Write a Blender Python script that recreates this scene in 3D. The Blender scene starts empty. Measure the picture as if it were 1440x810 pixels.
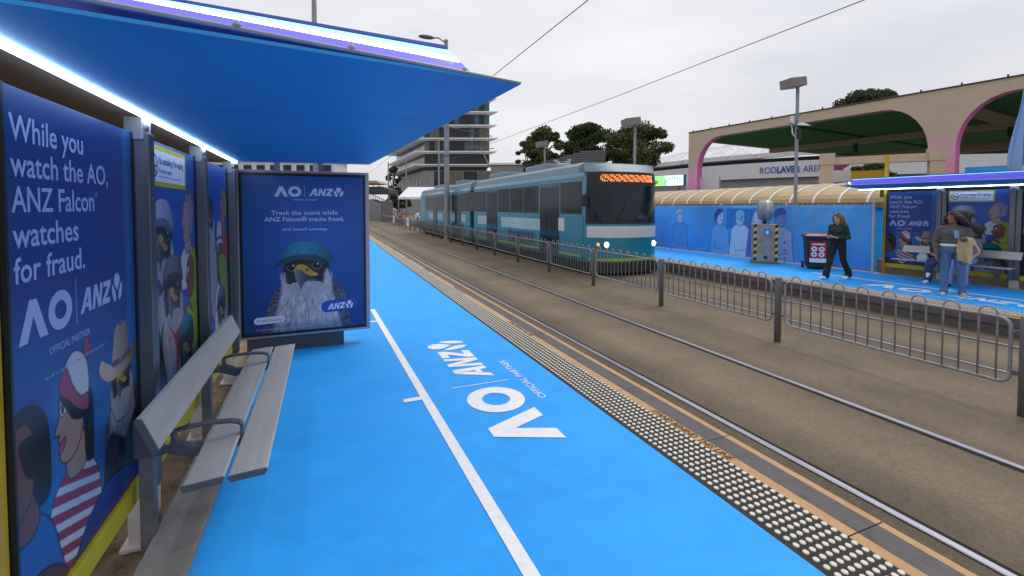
import bpy, math, random
import numpy as np
from mathutils import Vector, Matrix
random.seed(7); RNG = np.random.default_rng(7)
SC = bpy.context.scene
COL = SC.collection
R = math.radians

# ------------------------------------------------------------------ camera
YAW, PITCH, F_PX = R(22.26), R(1.93), 640.0
CAMZ = 1.70
cd = bpy.data.cameras.new('camera'); cam = bpy.data.objects.new('camera', cd); COL.objects.link(cam)
cam.location = (0, 0, CAMZ); cam.rotation_euler = (R(90) - PITCH, 0, -YAW)
cd.sensor_width = 36; cd.lens = 36 * F_PX / 1440; cd.shift_y = -0.0635
cd.clip_start = 0.05; cd.clip_end = 2000
SC.camera = cam

# ------------------------------------------------------------------ sky and sun (overcast, high sun)
SUN_EL, SUN_AZ = R(55), R(70)          # direction the light comes from, azimuth from +Y towards +X
world = bpy.data.worlds.new('World'); SC.world = world; world.use_nodes = True
nt = world.node_tree; nt.nodes.clear()
out = nt.nodes.new('ShaderNodeOutputWorld'); bg = nt.nodes.new('ShaderNodeBackground')
sky = nt.nodes.new('ShaderNodeTexSky'); sky.sky_type = 'NISHITA'; sky.sun_disc = False
sky.sun_elevation = SUN_EL; sky.sun_rotation = SUN_AZ; sky.air_density = 1.0; sky.dust_density = 2.0
tc = nt.nodes.new('ShaderNodeTexCoord'); mp = nt.nodes.new('ShaderNodeMapping'); mp.inputs['Scale'].default_value = (1, 1, 3.2)
nz = nt.nodes.new('ShaderNodeTexNoise'); nz.inputs['Scale'].default_value = 1.7; nz.inputs['Detail'].default_value = 5; nz.inputs['Roughness'].default_value = 0.5
rp = nt.nodes.new('ShaderNodeValToRGB')
rp.color_ramp.elements[0].position = 0.32; rp.color_ramp.elements[0].color = (6.5, 6.55, 7.05, 1)
rp.color_ramp.elements[1].position = 0.66; rp.color_ramp.elements[1].color = (8.5, 8.5, 8.75, 1)
mx = nt.nodes.new('ShaderNodeMixRGB'); mx.inputs[0].default_value = 0.93
nt.links.new(tc.outputs['Generated'], mp.inputs[0]); nt.links.new(mp.outputs[0], nz.inputs['Vector'])
nt.links.new(nz.outputs['Fac'], rp.inputs[0]); nt.links.new(sky.outputs[0], mx.inputs[1]); nt.links.new(rp.outputs[0], mx.inputs[2])
# an overcast sky is brighter overhead than at the horizon
sp = nt.nodes.new('ShaderNodeSeparateXYZ'); nt.links.new(tc.outputs['Generated'], sp.inputs[0]); gr = nt.nodes.new('ShaderNodeMapRange'); gr.inputs[1].default_value = 0; gr.inputs[2].default_value = 1; gr.inputs[3].default_value = .92; gr.inputs[4].default_value = 1.32
nt.links.new(sp.outputs['Z'], gr.inputs[0]); mg = nt.nodes.new('ShaderNodeMixRGB'); mg.blend_type = 'MULTIPLY'; mg.inputs[0].default_value = 1; nt.links.new(mx.outputs[0], mg.inputs[1]); nt.links.new(gr.outputs[0], mg.inputs[2])
nt.links.new(mg.outputs[0], bg.inputs[0]); bg.inputs[1].default_value = 0.1; nt.links.new(bg.outputs[0], out.inputs[0])
sd = bpy.data.lights.new('sun', 'SUN'); sd.energy = 1.2; sd.angle = R(18); sd.color = (1, .97, .93)
sun = bpy.data.objects.new('sun', sd); COL.objects.link(sun)
dv = Vector((math.sin(SUN_AZ) * math.cos(SUN_EL), math.cos(SUN_AZ) * math.cos(SUN_EL), math.sin(SUN_EL)))
sun.rotation_euler = dv.to_track_quat('Z', 'Y').to_euler(); sun.location = dv * 60
SC.view_settings.view_transform = 'Standard'; SC.view_settings.look = 'None'
SC.view_settings.exposure = 0.12; SC.view_settings.gamma = 1.0; SC.view_settings.use_curve_mapping = False
SC.render.engine = 'CYCLES'; SC.cycles.use_denoising = True; SC.cycles.max_bounces = 8

# world point of a photograph pixel at a given depth along the view axis (used to read distances off the photograph)
CR = Vector((math.cos(YAW), -math.sin(YAW), 0))
CF = Vector((math.sin(YAW) * math.cos(PITCH), math.cos(YAW) * math.cos(PITCH), -math.sin(PITCH)))
CU = CR.cross(CF)
PCY = 405 - 0.0635 * 1440
def P(u, v, d):
    return Vector((0, 0, CAMZ)) + CF * d + CR * ((u - 720) / F_PX * d) - CU * ((v - PCY) / F_PX * d)

# ------------------------------------------------------------------ materials
def srgb(r, g, b):
    f = lambda c: (c / 255 / 12.92) if c / 255 <= .04045 else ((c / 255 + .055) / 1.055) ** 2.4
    return (f(r), f(g), f(b))
MATS = {}
def pm(name, col, rough=.6, metal=0., var=.12, scale=6., bump=0., bscale=80., stretch=None, col2=None, f2=(.45, .7), spec=.5, emit=None, estr=0., coat=0., alpha=1., trans=0., detail=6.):
    m = bpy.data.materials.new(name); m.use_nodes = True; n = m.node_tree; b = n.nodes['Principled BSDF']; L = n.links.new
    b.inputs['Roughness'].default_value = rough; b.inputs['Metallic'].default_value = metal
    b.inputs['Specular IOR Level'].default_value = spec; b.inputs['Coat Weight'].default_value = coat
    b.inputs['Alpha'].default_value = alpha; b.inputs['Transmission Weight'].default_value = trans
    t = n.nodes.new('ShaderNodeTexCoord'); mp = n.nodes.new('ShaderNodeMapping'); L(t.outputs['Object'], mp.inputs[0])
    if stretch: mp.inputs['Scale'].default_value = stretch
    z = n.nodes.new('ShaderNodeTexNoise'); z.inputs['Scale'].default_value = scale; z.inputs['Detail'].default_value = detail; z.inputs['Roughness'].default_value = .62
    L(mp.outputs[0], z.inputs['Vector'])
    r = n.nodes.new('ShaderNodeValToRGB'); r.color_ramp.elements[0].position = .3; r.color_ramp.elements[1].position = .7
    c = Vector(col); r.color_ramp.elements[0].color = (*(c * (1 - var)), 1); r.color_ramp.elements[1].color = (*[min(1, x) for x in c * (1 + var)], 1)
    L(z.outputs['Fac'], r.inputs[0]); colout = r.outputs[0]
    if col2:
        z2 = n.nodes.new('ShaderNodeTexNoise'); z2.inputs['Scale'].default_value = scale * .37; z2.inputs['Detail'].default_value = 8; z2.inputs['Roughness'].default_value = .7
        L(mp.outputs[0], z2.inputs['Vector']); r2 = n.nodes.new('ShaderNodeMapRange'); r2.inputs[1].default_value = f2[0]; r2.inputs[2].default_value = f2[1]
        L(z2.outputs['Fac'], r2.inputs[0]); mxx = n.nodes.new('ShaderNodeMixRGB'); L(r2.outputs[0], mxx.inputs[0]); L(colout, mxx.inputs[1]); mxx.inputs[2].default_value = (*col2, 1); colout = mxx.outputs[0]
    L(colout, b.inputs['Base Color'])
    rr = n.nodes.new('ShaderNodeMapRange'); rr.inputs[3].default_value = max(0.02, rough - .08); rr.inputs[4].default_value = min(1, rough + .1); L(z.outputs['Fac'], rr.inputs[0]); L(rr.outputs[0], b.inputs['Roughness'])
    if bump:
        zb = n.nodes.new('ShaderNodeTexNoise'); zb.inputs['Scale'].default_value = bscale; zb.inputs['Detail'].default_value = 4; L(t.outputs['Object'], zb.inputs['Vector'])
        bp = n.nodes.new('ShaderNodeBump'); bp.inputs['Strength'].default_value = bump; bp.inputs['Distance'].default_value = .01; L(zb.outputs['Fac'], bp.inputs['Height']); L(bp.outputs[0], b.inputs['Normal'])
    if emit: b.inputs['Emission Color'].default_value = (*emit, 1); b.inputs['Emission Strength'].default_value = estr
    MATS[name] = m; return m
def vcol_mat(name, rough=.35, coat=.0, spec=.5):
    m = bpy.data.materials.new(name); m.use_nodes = True; n = m.node_tree; b = n.nodes['Principled BSDF']
    a = n.nodes.new('ShaderNodeVertexColor'); a.layer_name = 'print'
    z = n.nodes.new('ShaderNodeTexNoise'); z.inputs['Scale'].default_value = 3; rr = n.nodes.new('ShaderNodeMapRange')
    rr.inputs[3].default_value = rough - .06; rr.inputs[4].default_value = rough + .08
    n.links.new(z.outputs['Fac'], rr.inputs[0]); n.links.new(rr.outputs[0], b.inputs['Roughness'])
    n.links.new(a.outputs['Color'], b.inputs['Base Color']); b.inputs['Specular IOR Level'].default_value = spec; b.inputs['Coat Weight'].default_value = coat
    MATS[name] = m; return m

pm('asphalt', srgb(122, 107, 88), .85, var=.16, scale=26, bump=.5, bscale=160, col2=srgb(88, 80, 70), f2=(.5, .75), stretch=(1, .16, 1))
pm('trackbed', srgb(121, 107, 88), .85, var=.3, scale=70, bump=.6, bscale=190, col2=srgb(104, 90, 72), f2=(.44, .72), stretch=(1, .7, 1), detail=3)
pm('ground', srgb(105, 98, 88), .9, var=.2, scale=3)
pm('blue_paint', (.024, .375, .95), .6, var=.06, scale=5, bump=.35, bscale=420, col2=(.008, .33, .90), f2=(.45, .8), spec=.3)
pm('white_paint', (.8, .8, .82), .6, var=.06, scale=20, bump=.2, bscale=300)
pm('tactile_base', srgb(34, 33, 33), .8, var=.2, scale=40, bump=.3)
pm('dot_cream', srgb(212, 206, 190), .6, var=.12, scale=25)
pm('orange_line', srgb(186, 146, 102), .8, var=.14, scale=18, bump=.3, bscale=200, col2=srgb(160, 118, 78), f2=(.5, .8), stretch=(1, .3, 1))
pm('coping', srgb(92, 87, 88), .8, var=.14, scale=12, bump=.3, bscale=200, col2=srgb(70, 66, 66), f2=(.5, .8))
pm('black_print', srgb(60, 45, 32), .8, var=.2, scale=40)
pm('concrete', srgb(150, 146, 140), .85, var=.14, scale=8, bump=.35, bscale=120, col2=srgb(112, 106, 98), f2=(.5, .75))
pm('concrete_dark', srgb(84, 82, 80), .9, var=.2, scale=10, bump=.4, bscale=90)
pm('dirt', srgb(128, 108, 86), .95, var=.25, scale=14, bump=.8, bscale=60, col2=srgb(90, 76, 62), f2=(.45, .65))
pm('rail_steel', srgb(158, 157, 168), .38, metal=.8, var=.15, scale=5, stretch=(6, .3, 6))
pm('rail_side', srgb(70, 62, 56), .7, metal=.4, var=.25, scale=20)
pm('groove', srgb(20, 18, 16), .95, var=.2)
pm('galv', srgb(146, 148, 152), .5, metal=.25, var=.16, scale=14, col2=srgb(104, 106, 110), f2=(.5, .7))
pm('galv_dark', srgb(108, 109, 113), .55, metal=.2, var=.16, scale=12)
pm('steel_post', srgb(120, 122, 126), .35, metal=.8, var=.12, scale=3, stretch=(4, 4, .4))
pm('white_foot', srgb(196, 192, 186), .7, var=.12, scale=9, col2=srgb(150, 142, 130), f2=(.5, .75))
pm('bench_slat', srgb(186, 183, 178), .42, metal=.25, var=.08, scale=5, stretch=(3, .3, 3), col2=srgb(164, 160, 155), f2=(.5, .8))
pm('bench_dark', srgb(84, 87, 96), .5, metal=.2, var=.1, scale=10)
pm('yellow_bar', srgb(190, 176, 22), .5, var=.08, scale=6)
pm('yellow_post', srgb(196, 152, 20), .45, var=.08, scale=6)
pm('canopy_blue', (.006, .27, .62), .5, var=.05, scale=3, bump=.06, bscale=6)
pm('canopy_edge', srgb(150, 152, 160), .5, metal=.5)
pm('soffit_brown', srgb(120, 98, 78), .8, var=.2, scale=5, stretch=(1, .2, 1))
pm('slab_top', srgb(80, 84, 150), .5)
pm('fascia', (.11, .09, .66), .4, var=.05, emit=(.11, .09, .8), estr=.36); pm('seam', (.008, .16, .5), .5)  # LED light falling on the fascia is put in as violet emission
pm('led_white', (.9, .95, 1), .5, emit=(.72, .86, 1), estr=12)
pm('led_cyan', (.3, .8, 1), .5, emit=(.25, .66, 1), estr=1.0)
pm('led_blue', (.1, .1, 1), .5, emit=(.10, .11, 1), estr=2.0)
pm('frame_alu', srgb(164, 168, 178), .38, metal=.6, var=.06, scale=4)
pm('frame_black', srgb(22, 24, 30), .35, var=.1)
pm('plinth', srgb(66, 72, 84), .6, var=.1)
pm('white_print', srgb(222, 228, 245), .5, var=.02)
pm('pale_print', srgb(164, 180, 222), .5, var=.02)
pm('navy_print', srgb(16, 44, 120), .5, var=.02)
pm('pill_blue', srgb(22, 82, 190), .45, var=.03)
vcol_mat('print', .32); vcol_mat('banner_print', .6).node_tree.nodes['Principled BSDF'].inputs['Alpha'].default_value = .84
pm('print_back', srgb(40, 50, 80), .6)
pm('tan_fabric', srgb(186, 168, 148), .8, var=.05, scale=3, bump=.25, bscale=3)
pm('pink_lit_fabric', srgb(240, 128, 206), .7, var=.08, scale=2)  # pink light on the fabric, painted in as its base colour
pm('green_ceiling', srgb(44, 124, 70), .85, var=.15, scale=2)
pm('black_metal', srgb(28, 28, 30), .5)
pm('vault_sheet', srgb(178, 156, 112), .55, var=.12, scale=4, col2=srgb(160, 138, 100), f2=(.45, .7), stretch=(1, 1, 1))
pm('vault_rib', srgb(232, 230, 226), .5, var=.06)
pm('white_wall', srgb(206, 206, 210), .7, var=.06, scale=1)
pm('grey_wall', srgb(140, 140, 142), .75, var=.12, scale=1.5)
pm('dark_wall', srgb(68, 70, 74), .75, var=.15, scale=2)
pm('stone_wall', srgb(140, 139, 137), .85, var=.16, scale=.8, bump=.3, bscale=4)
pm('ledge_white', srgb(232, 232, 234), .6, var=.05, scale=.6)
pm('glass_dark', srgb(26, 38, 44), .1, var=.4, scale=.35, spec=.35); pm('tram_glass', srgb(18, 34, 44), .1, var=.5, scale=.9, spec=.3)
pm('glass_teal', srgb(48, 92, 102), .08, var=.25, scale=.4, spec=.5)
pm('glass_lit', srgb(56, 64, 64), .12, var=.6, scale=2.2, emit=srgb(255, 214, 140), estr=.03)
pm('mullion', srgb(52, 56, 60), .5)
pm('bark', srgb(92, 78, 64), .9, var=.25, scale=6, bump=.6, bscale=20)
pm('leaf', srgb(84, 90, 54), .7, var=.45, scale=.9, spec=.25)
pm('leaf_dark', srgb(66, 78, 48), .7, var=.45, scale=.9, spec=.25)
pm('wire', srgb(54, 56, 62), .5)
pm('lamp_head', srgb(132, 124, 110), .6, var=.1)
pm('lamp_glass', srgb(170, 172, 172), .3)
pm('solar', srgb(60, 66, 90), .2, coat=.5)

def stain_track():
    """oil and brake-dust stains lying along the rails, and worn lanes, on the track slab"""
    n = MATS['trackbed'].node_tree; b = n.nodes['Principled BSDF']; L = n.links.new; old = b.inputs['Base Color'].links[0].from_socket
    t = n.nodes.new('ShaderNodeTexCoord'); x = n.nodes.new('ShaderNodeSeparateXYZ'); L(t.outputs['Object'], x.inputs[0])
    mp = n.nodes.new('ShaderNodeMapping'); mp.inputs['Scale'].default_value = (1.4, .12, 1); L(t.outputs['Object'], mp.inputs[0]); z = n.nodes.new('ShaderNodeTexNoise'); z.inputs['Scale'].default_value = 2.2; z.inputs['Detail'].default_value = 7; L(mp.outputs[0], z.inputs['Vector'])
    w = n.nodes.new('ShaderNodeMath'); w.operation = 'MULTIPLY_ADD'; w.inputs[1].default_value = .5; w.inputs[2].default_value = -.25; L(z.outputs['Fac'], w.inputs[0]); xx = n.nodes.new('ShaderNodeMath'); xx.operation = 'ADD'; L(x.outputs['X'], xx.inputs[0]); L(w.outputs[0], xx.inputs[1])
    r = n.nodes.new('ShaderNodeMapRange'); r.inputs[1].default_value = 2.4; r.inputs[2].default_value = 10.2; L(xx.outputs[0], r.inputs[0]); cr = n.nodes.new('ShaderNodeValToRGB'); L(r.outputs[0], cr.inputs[0]); e = cr.color_ramp.elements
    f = lambda v: (v - 2.4) / 7.8
    pts = [(2.4, .62), (3.0, .74), (3.41, .60), (3.75, .78), (4.1, 1.06), (4.5, .92), (4.915, .66), (5.3, .92), (5.9, .86), (6.5, 1.0), (7.0, .8), (7.62, .62), (8.37, 1.0), (9.13, .62), (9.8, .6)]
    while len(e) < len(pts): e.new(.5)
    for q, (p, v) in zip(e, pts): q.position = f(p); q.color = (v, v * .99, v * .985, 1)
    m = n.nodes.new('ShaderNodeMixRGB'); m.blend_type = 'MULTIPLY'; m.inputs[0].default_value = 1; L(old, m.inputs[1]); L(cr.outputs[0], m.inputs[2])
    z2 = n.nodes.new('ShaderNodeTexNoise'); z2.inputs['Scale'].default_value = .8; z2.inputs['Detail'].default_value = 9; z2.inputs['Roughness'].default_value = .68; L(t.outputs['Object'], z2.inputs['Vector']); r2 = n.nodes.new('ShaderNodeValToRGB'); r2.color_ramp.elements[0].position = .35; r2.color_ramp.elements[0].color = (.72, .72, .73, 1); r2.color_ramp.elements[1].position = .62; r2.color_ramp.elements[1].color = (1.08, 1.07, 1.05, 1); L(z2.outputs['Fac'], r2.inputs[0])
    m2 = n.nodes.new('ShaderNodeMixRGB'); m2.blend_type = 'MULTIPLY'; m2.inputs[0].default_value = 1; L(m.outputs[0], m2.inputs[1]); L(r2.outputs[0], m2.inputs[2]); L(m2.outputs[0], b.inputs['Base Color'])
stain_track()
def scuff(name, col, sc, lo, hi, amt):
    """small dirt specks and scuffs"""
    n = MATS[name].node_tree; b = n.nodes['Principled BSDF']; L = n.links.new; old = b.inputs['Base Color'].links[0].from_socket; t = n.nodes.new('ShaderNodeTexCoord')
    z = n.nodes.new('ShaderNodeTexNoise'); z.inputs['Scale'].default_value = sc; z.inputs['Detail'].default_value = 10; z.inputs['Roughness'].default_value = .75; L(t.outputs['Object'], z.inputs['Vector']); r = n.nodes.new('ShaderNodeMapRange'); r.inputs[1].default_value = lo; r.inputs[2].default_value = hi; r.inputs[4].default_value = amt; L(z.outputs['Fac'], r.inputs[0])
    m = n.nodes.new('ShaderNodeMixRGB'); L(r.outputs[0], m.inputs[0]); L(old, m.inputs[1]); m.inputs[2].default_value = (*col, 1); L(m.outputs[0], b.inputs['Base Color'])
scuff('blue_paint', (.016, .22, .60), 1.3, .48, .72, .4); scuff('blue_paint', (.03, .10, .22), 38, .70, .76, .5); scuff('white_paint', srgb(150, 160, 180), 9, .55, .75, .35); scuff('coping', srgb(44, 40, 40), 5, .55, .7, .5); scuff('orange_line', srgb(120, 92, 66), 7, .55, .72, .5); scuff('dot_cream', srgb(150, 140, 122), 11, .5, .7, .6)
# ------------------------------------------------------------------ mesh helpers
class MB:
    def __init__(s): s.v = []; s.f = []; s.m = []
    def add(s, vs, fs, mi=0):
        b = len(s.v); s.v += [tuple(p) for p in vs]; s.f += [tuple(b + i for i in f) for f in fs]; s.m += [mi] * len(fs); return s
    def bx(s, x0, x1, y0, y1, z0, z1, mi=0):
        vs = [(x, y, z) for z in (z0, z1) for y in (y0, y1) for x in (x0, x1)]
        return s.add(vs, [(0, 2, 3, 1), (4, 5, 7, 6), (0, 1, 5, 4), (2, 6, 7, 3), (0, 4, 6, 2), (1, 3, 7, 5)], mi)
    def box(s, c, size, rz=0, mi=0, M=None):
        h = [q / 2 for q in size]; ca, sa = math.cos(rz), math.sin(rz); vs = []
        for z in (-h[2], h[2]):
            for y in (-h[1], h[1]):
                for x in (-h[0], h[0]):
                    p = Vector((x, y, z))
                    if M: p = M @ p
                    vs.append((c[0] + p.x * ca - p.y * sa, c[1] + p.x * sa + p.y * ca, c[2] + p.z))
        return s.add(vs, [(0, 2, 3, 1), (4, 5, 7, 6), (0, 1, 5, 4), (2, 6, 7, 3), (0, 4, 6, 2), (1, 3, 7, 5)], mi)
    def prism(s, poly, axis, a0, a1, mi=0, side_mi=None):
        n = len(poly); mk = {'x': lambda p, a: (a, p[0], p[1]), 'y': lambda p, a: (p[0], a, p[1]), 'z': lambda p, a: (p[0], p[1], a)}[axis]
        vs = [mk(p, a0) for p in poly] + [mk(p, a1) for p in poly]
        s.add(vs, [tuple(range(n))[::-1], tuple(range(n, 2 * n))], mi); b = len(s.v) - 2 * n
        for i in range(n):
            j = (i + 1) % n; s.f.append((b + i, b + j, b + n + j, b + n + i)); s.m.append(mi if side_mi is None else (side_mi[i] if isinstance(side_mi, (list, tuple)) else side_mi))
        return s
    def tube(s, pts, r, n=8, mi=0, cap=True, closed=False):
        pts = [Vector(p) for p in pts]; k = len(pts); rs = r if isinstance(r, (list, tuple)) else [r] * k
        b = len(s.v); nrm = None
        for i, p in enumerate(pts):
            if closed: t = (pts[(i + 1) % k] - pts[i - 1]).normalized()
            else: t = (pts[min(i + 1, k - 1)] - pts[max(i - 1, 0)]).normalized()
            if nrm is None: nrm = t.orthogonal().normalized()
            nrm = (nrm - t * nrm.dot(t)); nrm = nrm.normalized() if nrm.length > 1e-6 else t.orthogonal().normalized()
            bn = t.cross(nrm)
            for q in range(n):
                a = 2 * math.pi * q / n; s.v.append(tuple(p + (nrm * math.cos(a) + bn * math.sin(a)) * rs[i]))
        for i in range(k if closed else k - 1):
            for q in range(n):
                a = b + i * n + q; c = b + i * n + (q + 1) % n; d = b + ((i + 1) % k) * n + (q + 1) % n; e = b + ((i + 1) % k) * n + q
                s.f.append((a, c, d, e)); s.m.append(mi)
        if cap and not closed:
            s.f.append(tuple(b + q for q in range(n))[::-1]); s.f.append(tuple(b + (k - 1) * n + q for q in range(n))); s.m += [mi, mi]
        return s
    def lathe(s, prof, c=(0, 0, 0), n=16, mi=0, M=None):
        b = len(s.v)
        for r, z in prof:
            for q in range(n):
                a = 2 * math.pi * q / n; p = Vector((r * math.cos(a), r * math.sin(a), z))
                if M: p = M @ p
                s.v.append((c[0] + p.x, c[1] + p.y, c[2] + p.z))
        for i in range(len(prof) - 1):
            for q in range(n):
                s.f.append((b + i * n + q, b + i * n + (q + 1) % n, b + (i + 1) * n + (q + 1) % n, b + (i + 1) * n + q)); s.m.append(mi)
        s.f.append(tuple(b + q for q in range(n))[::-1]); s.f.append(tuple(b + (len(prof) - 1) * n + q for q in range(n))); s.m += [mi, mi]
        return s
    def ell(s, c, rad, n=12, k=8, mi=0, M=None):
        prof = [(max(1e-4, math.sin(math.pi * i / k)), -math.cos(math.pi * i / k)) for i in range(k + 1)]
        D = Matrix.Diagonal(Vector(rad)); return s.lathe(prof, c, n, mi, (M @ D) if M else D)
    def flat(s, polys, T, mi=0):
        for p in polys: s.add([T(*q) for q in p], [tuple(range(len(p)))], mi)
        return s
    def mesh(s, name, mats):
        me = bpy.data.meshes.new(name); me.from_pydata(s.v, [], s.f)
        for m in mats: me.materials.append(MATS[m])
        if len(mats) > 1: me.polygons.foreach_set('material_index', s.m)
        me.update(); return me
    def build(s, name, mats, parent=None, smooth=False, bevel=0, seg=2, **kw):
        if isinstance(mats, str): mats = [mats]
        me = s.mesh(name, mats); return link(name, me, parent, smooth, bevel, seg, **kw)
def link(name, me, parent=None, smooth=False, bevel=0, seg=2, label=None, cat=None, group=None, kind=None, local=False):
    o = bpy.data.objects.new(name, me); COL.objects.link(o)
    if parent is not None:
        o.parent = parent
        if not local: o.location = -Vector(parent.get('_base', (0, 0, 0)))
    if smooth is True: me.polygons.foreach_set('use_smooth', [True] * len(me.polygons))
    elif smooth:
        me.polygons.foreach_set('use_smooth', [True] * len(me.polygons))
        me.set_sharp_from_angle(angle=R(smooth))
    if bevel:
        md = o.modifiers.new('bevel', 'BEVEL'); md.width = bevel; md.segments = seg; md.limit_method = 'ANGLE'; md.angle_limit = R(40)
    tag(o, label, cat, group, kind); return o
def tag(o, label=None, cat=None, group=None, kind=None):
    if label: o['label'] = label
    if cat: o['category'] = cat
    if group: o['group'] = group
    if kind: o['kind'] = kind
    return o
def thing(name, label, cat, loc=(0, 0, 0), group=None, kind=None):
    """Empty at the base of a thing; its parts are written in world coordinates and shifted back by the base."""
    o = bpy.data.objects.new(name, None); COL.objects.link(o); o.location = loc; o['_base'] = tuple(loc); o.empty_display_size = .1
    return tag(o, label, cat, group, kind)
def copy_tree(o, parent=None, label=None, loc=None, rz=None):
    c = o.copy(); COL.objects.link(c)
    if parent is not None: c.parent = parent
    if loc is not None: c.location = loc
    if rz is not None: c.rotation_euler = (0, 0, rz)
    if label: c['label'] = label
    for ch in [x for x in o.children]: copy_tree(ch, c)
    return c
def dup(o, loc, parent):
    c = o.copy(); COL.objects.link(c); c.parent = parent; c.location = loc; return c
def arc(cx, cy, r, a0, a1, n, ry=None):
    ry = r if ry is None else ry
    return [(cx + r * math.cos(R(a0 + (a1 - a0) * i / n)), cy + ry * math.sin(R(a0 + (a1 - a0) * i / n))) for i in range(n + 1)]

# ------------------------------------------------------------------ lettering
_TX = {}
def text2d(body, bold=0.):
    key = (body, bold)
    if key not in _TX:
        cu = bpy.data.curves.new('t', 'FONT'); cu.body = body; cu.size = 1; cu.resolution_u = 3; cu.offset = bold
        ob = bpy.data.objects.new('t', cu); COL.objects.link(ob); dg = bpy.context.evaluated_depsgraph_get(); ev = ob.evaluated_get(dg); me = ev.to_mesh()
        vs = [(v.co.x, v.co.y) for v in me.vertices]; fs = [tuple(p.vertices) for p in me.polygons]; ev.to_mesh_clear()
        bpy.data.objects.remove(ob); bpy.data.curves.remove(cu); _TX[key] = (vs, fs)
    return _TX[key]
CAP = max(v[1] for v in text2d('H')[0])
def put_text(mb, body, T, x, y, h, width=None, align='l', mi=0, bold=0., shear=0.):
    vs, fs = text2d(body, bold); x0 = min(v[0] for v in vs); x1 = max(v[0] for v in vs); sy = h / CAP; sx = sy if width is None else width / (x1 - x0)
    w = (x1 - x0) * sx; off = {'l': 0, 'c': -w / 2, 'r': -w}[align]
    mb.add([T(x + off + (v[0] - x0) * sx + shear * v[1] * sy, y + v[1] * sy) for v in vs], fs, mi); return w
AO_W, ANZ_W = 2.42, 4.05
def ao_polys():
    A = [(0, 0), (.46, 1), (.76, 1), (1.22, 0), (.86, 0), (.605, .60), (.35, 0)]
    n = 40; out = [(A[0], A[1], A[5], A[6]), (A[1], A[2], A[5]), (A[2], A[3], A[4], A[5])]
    for i in range(n):
        a, b = 2 * math.pi * i / n, 2 * math.pi * (i + 1) / n; c = (1.83, .5)
        q = lambda t, rx, ry: (c[0] + rx * math.cos(t), c[1] + ry * math.sin(t))
        out.append((q(a, .585, .52), q(b, .585, .52), q(b, .29, .25), q(a, .29, .25)))
    return out
def anz_polys():
    out = [[(0, 0), (.27, 0), (.66, .60), (.70, 1), (.60, 1)], [(.64, .98), (.95, .98), (1.02, 0), (.74, 0), (.73, .2), (.43, .2), (.54, .38), (.715, .38), (.70, .66)],
           [(1.08, 0), (1.32, 0), (1.44, .55), (1.30, 1)], [(1.30, 1), (1.56, 1), (1.95, 0), (1.68, 0)], [(1.95, 0), (2.16, 1), (1.92, 1), (1.79, .42)],
           [(2.06, 0), (2.86, 0), (2.92, .24), (2.50, .24), (3.0, .76), (3.06, 1), (2.28, 1), (2.22, .76), (2.64, .76), (2.11, .22)]]
    out.append([(3.70, .42)] + arc(3.70, .80, .27, -50, 230, 18))
    out.append([(3.28, .70), (3.40, .58), (3.54, .40), (3.60, .2), (3.56, 0), (3.44, .04), (3.32, .18), (3.25, .38), (3.22, .56)])
    out.append([(7.40 - x, y) for x, y in out[-1]][::-1])
    for i in range(-3, 0): out[i] = [(3.74 + (x - 3.70) * 1.28, .5 + (y - .5) * 1.22) for x, y in out[i]]
    return out
def put_logo(mb, polys, T, x, y, h, mi=0, sx=1.):
    mb.flat([[(x + a * h * sx, y + b * h) for a, b in p] for p in polys], T, mi)

# ------------------------------------------------------------------ painted prints (colour per vertex on a fine grid)
def cat_rom(pts, k=8):
    pts = [np.array(p, float) for p in pts]; n = len(pts); o = []
    for i in range(n):
        p0, p1, p2, p3 = pts[i - 1], pts[i], pts[(i + 1) % n], pts[(i + 2) % n]
        for j in range(k):
            t = j / k; o.append(.5 * ((2 * p1) + (p2 - p0) * t + (2 * p0 - 5 * p1 + 4 * p2 - p3) * t * t + (3 * p1 - p0 - 3 * p2 + p3) * t ** 3))
    return np.array(o)
def vnoise(x, y, seed):
    rg = np.random.default_rng(seed); L = rg.random((64, 64)); xi = np.floor(x).astype(int); yi = np.floor(y).astype(int); fx = x - xi; fy = y - yi
    fx = fx * fx * (3 - 2 * fx); fy = fy * fy * (3 - 2 * fy); g = lambda a, b: L[a % 64, b % 64]
    return (g(xi, yi) * (1 - fx) + g(xi + 1, yi) * fx) * (1 - fy) + (g(xi, yi + 1) * (1 - fx) + g(xi + 1, yi + 1) * fx) * fy
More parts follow.
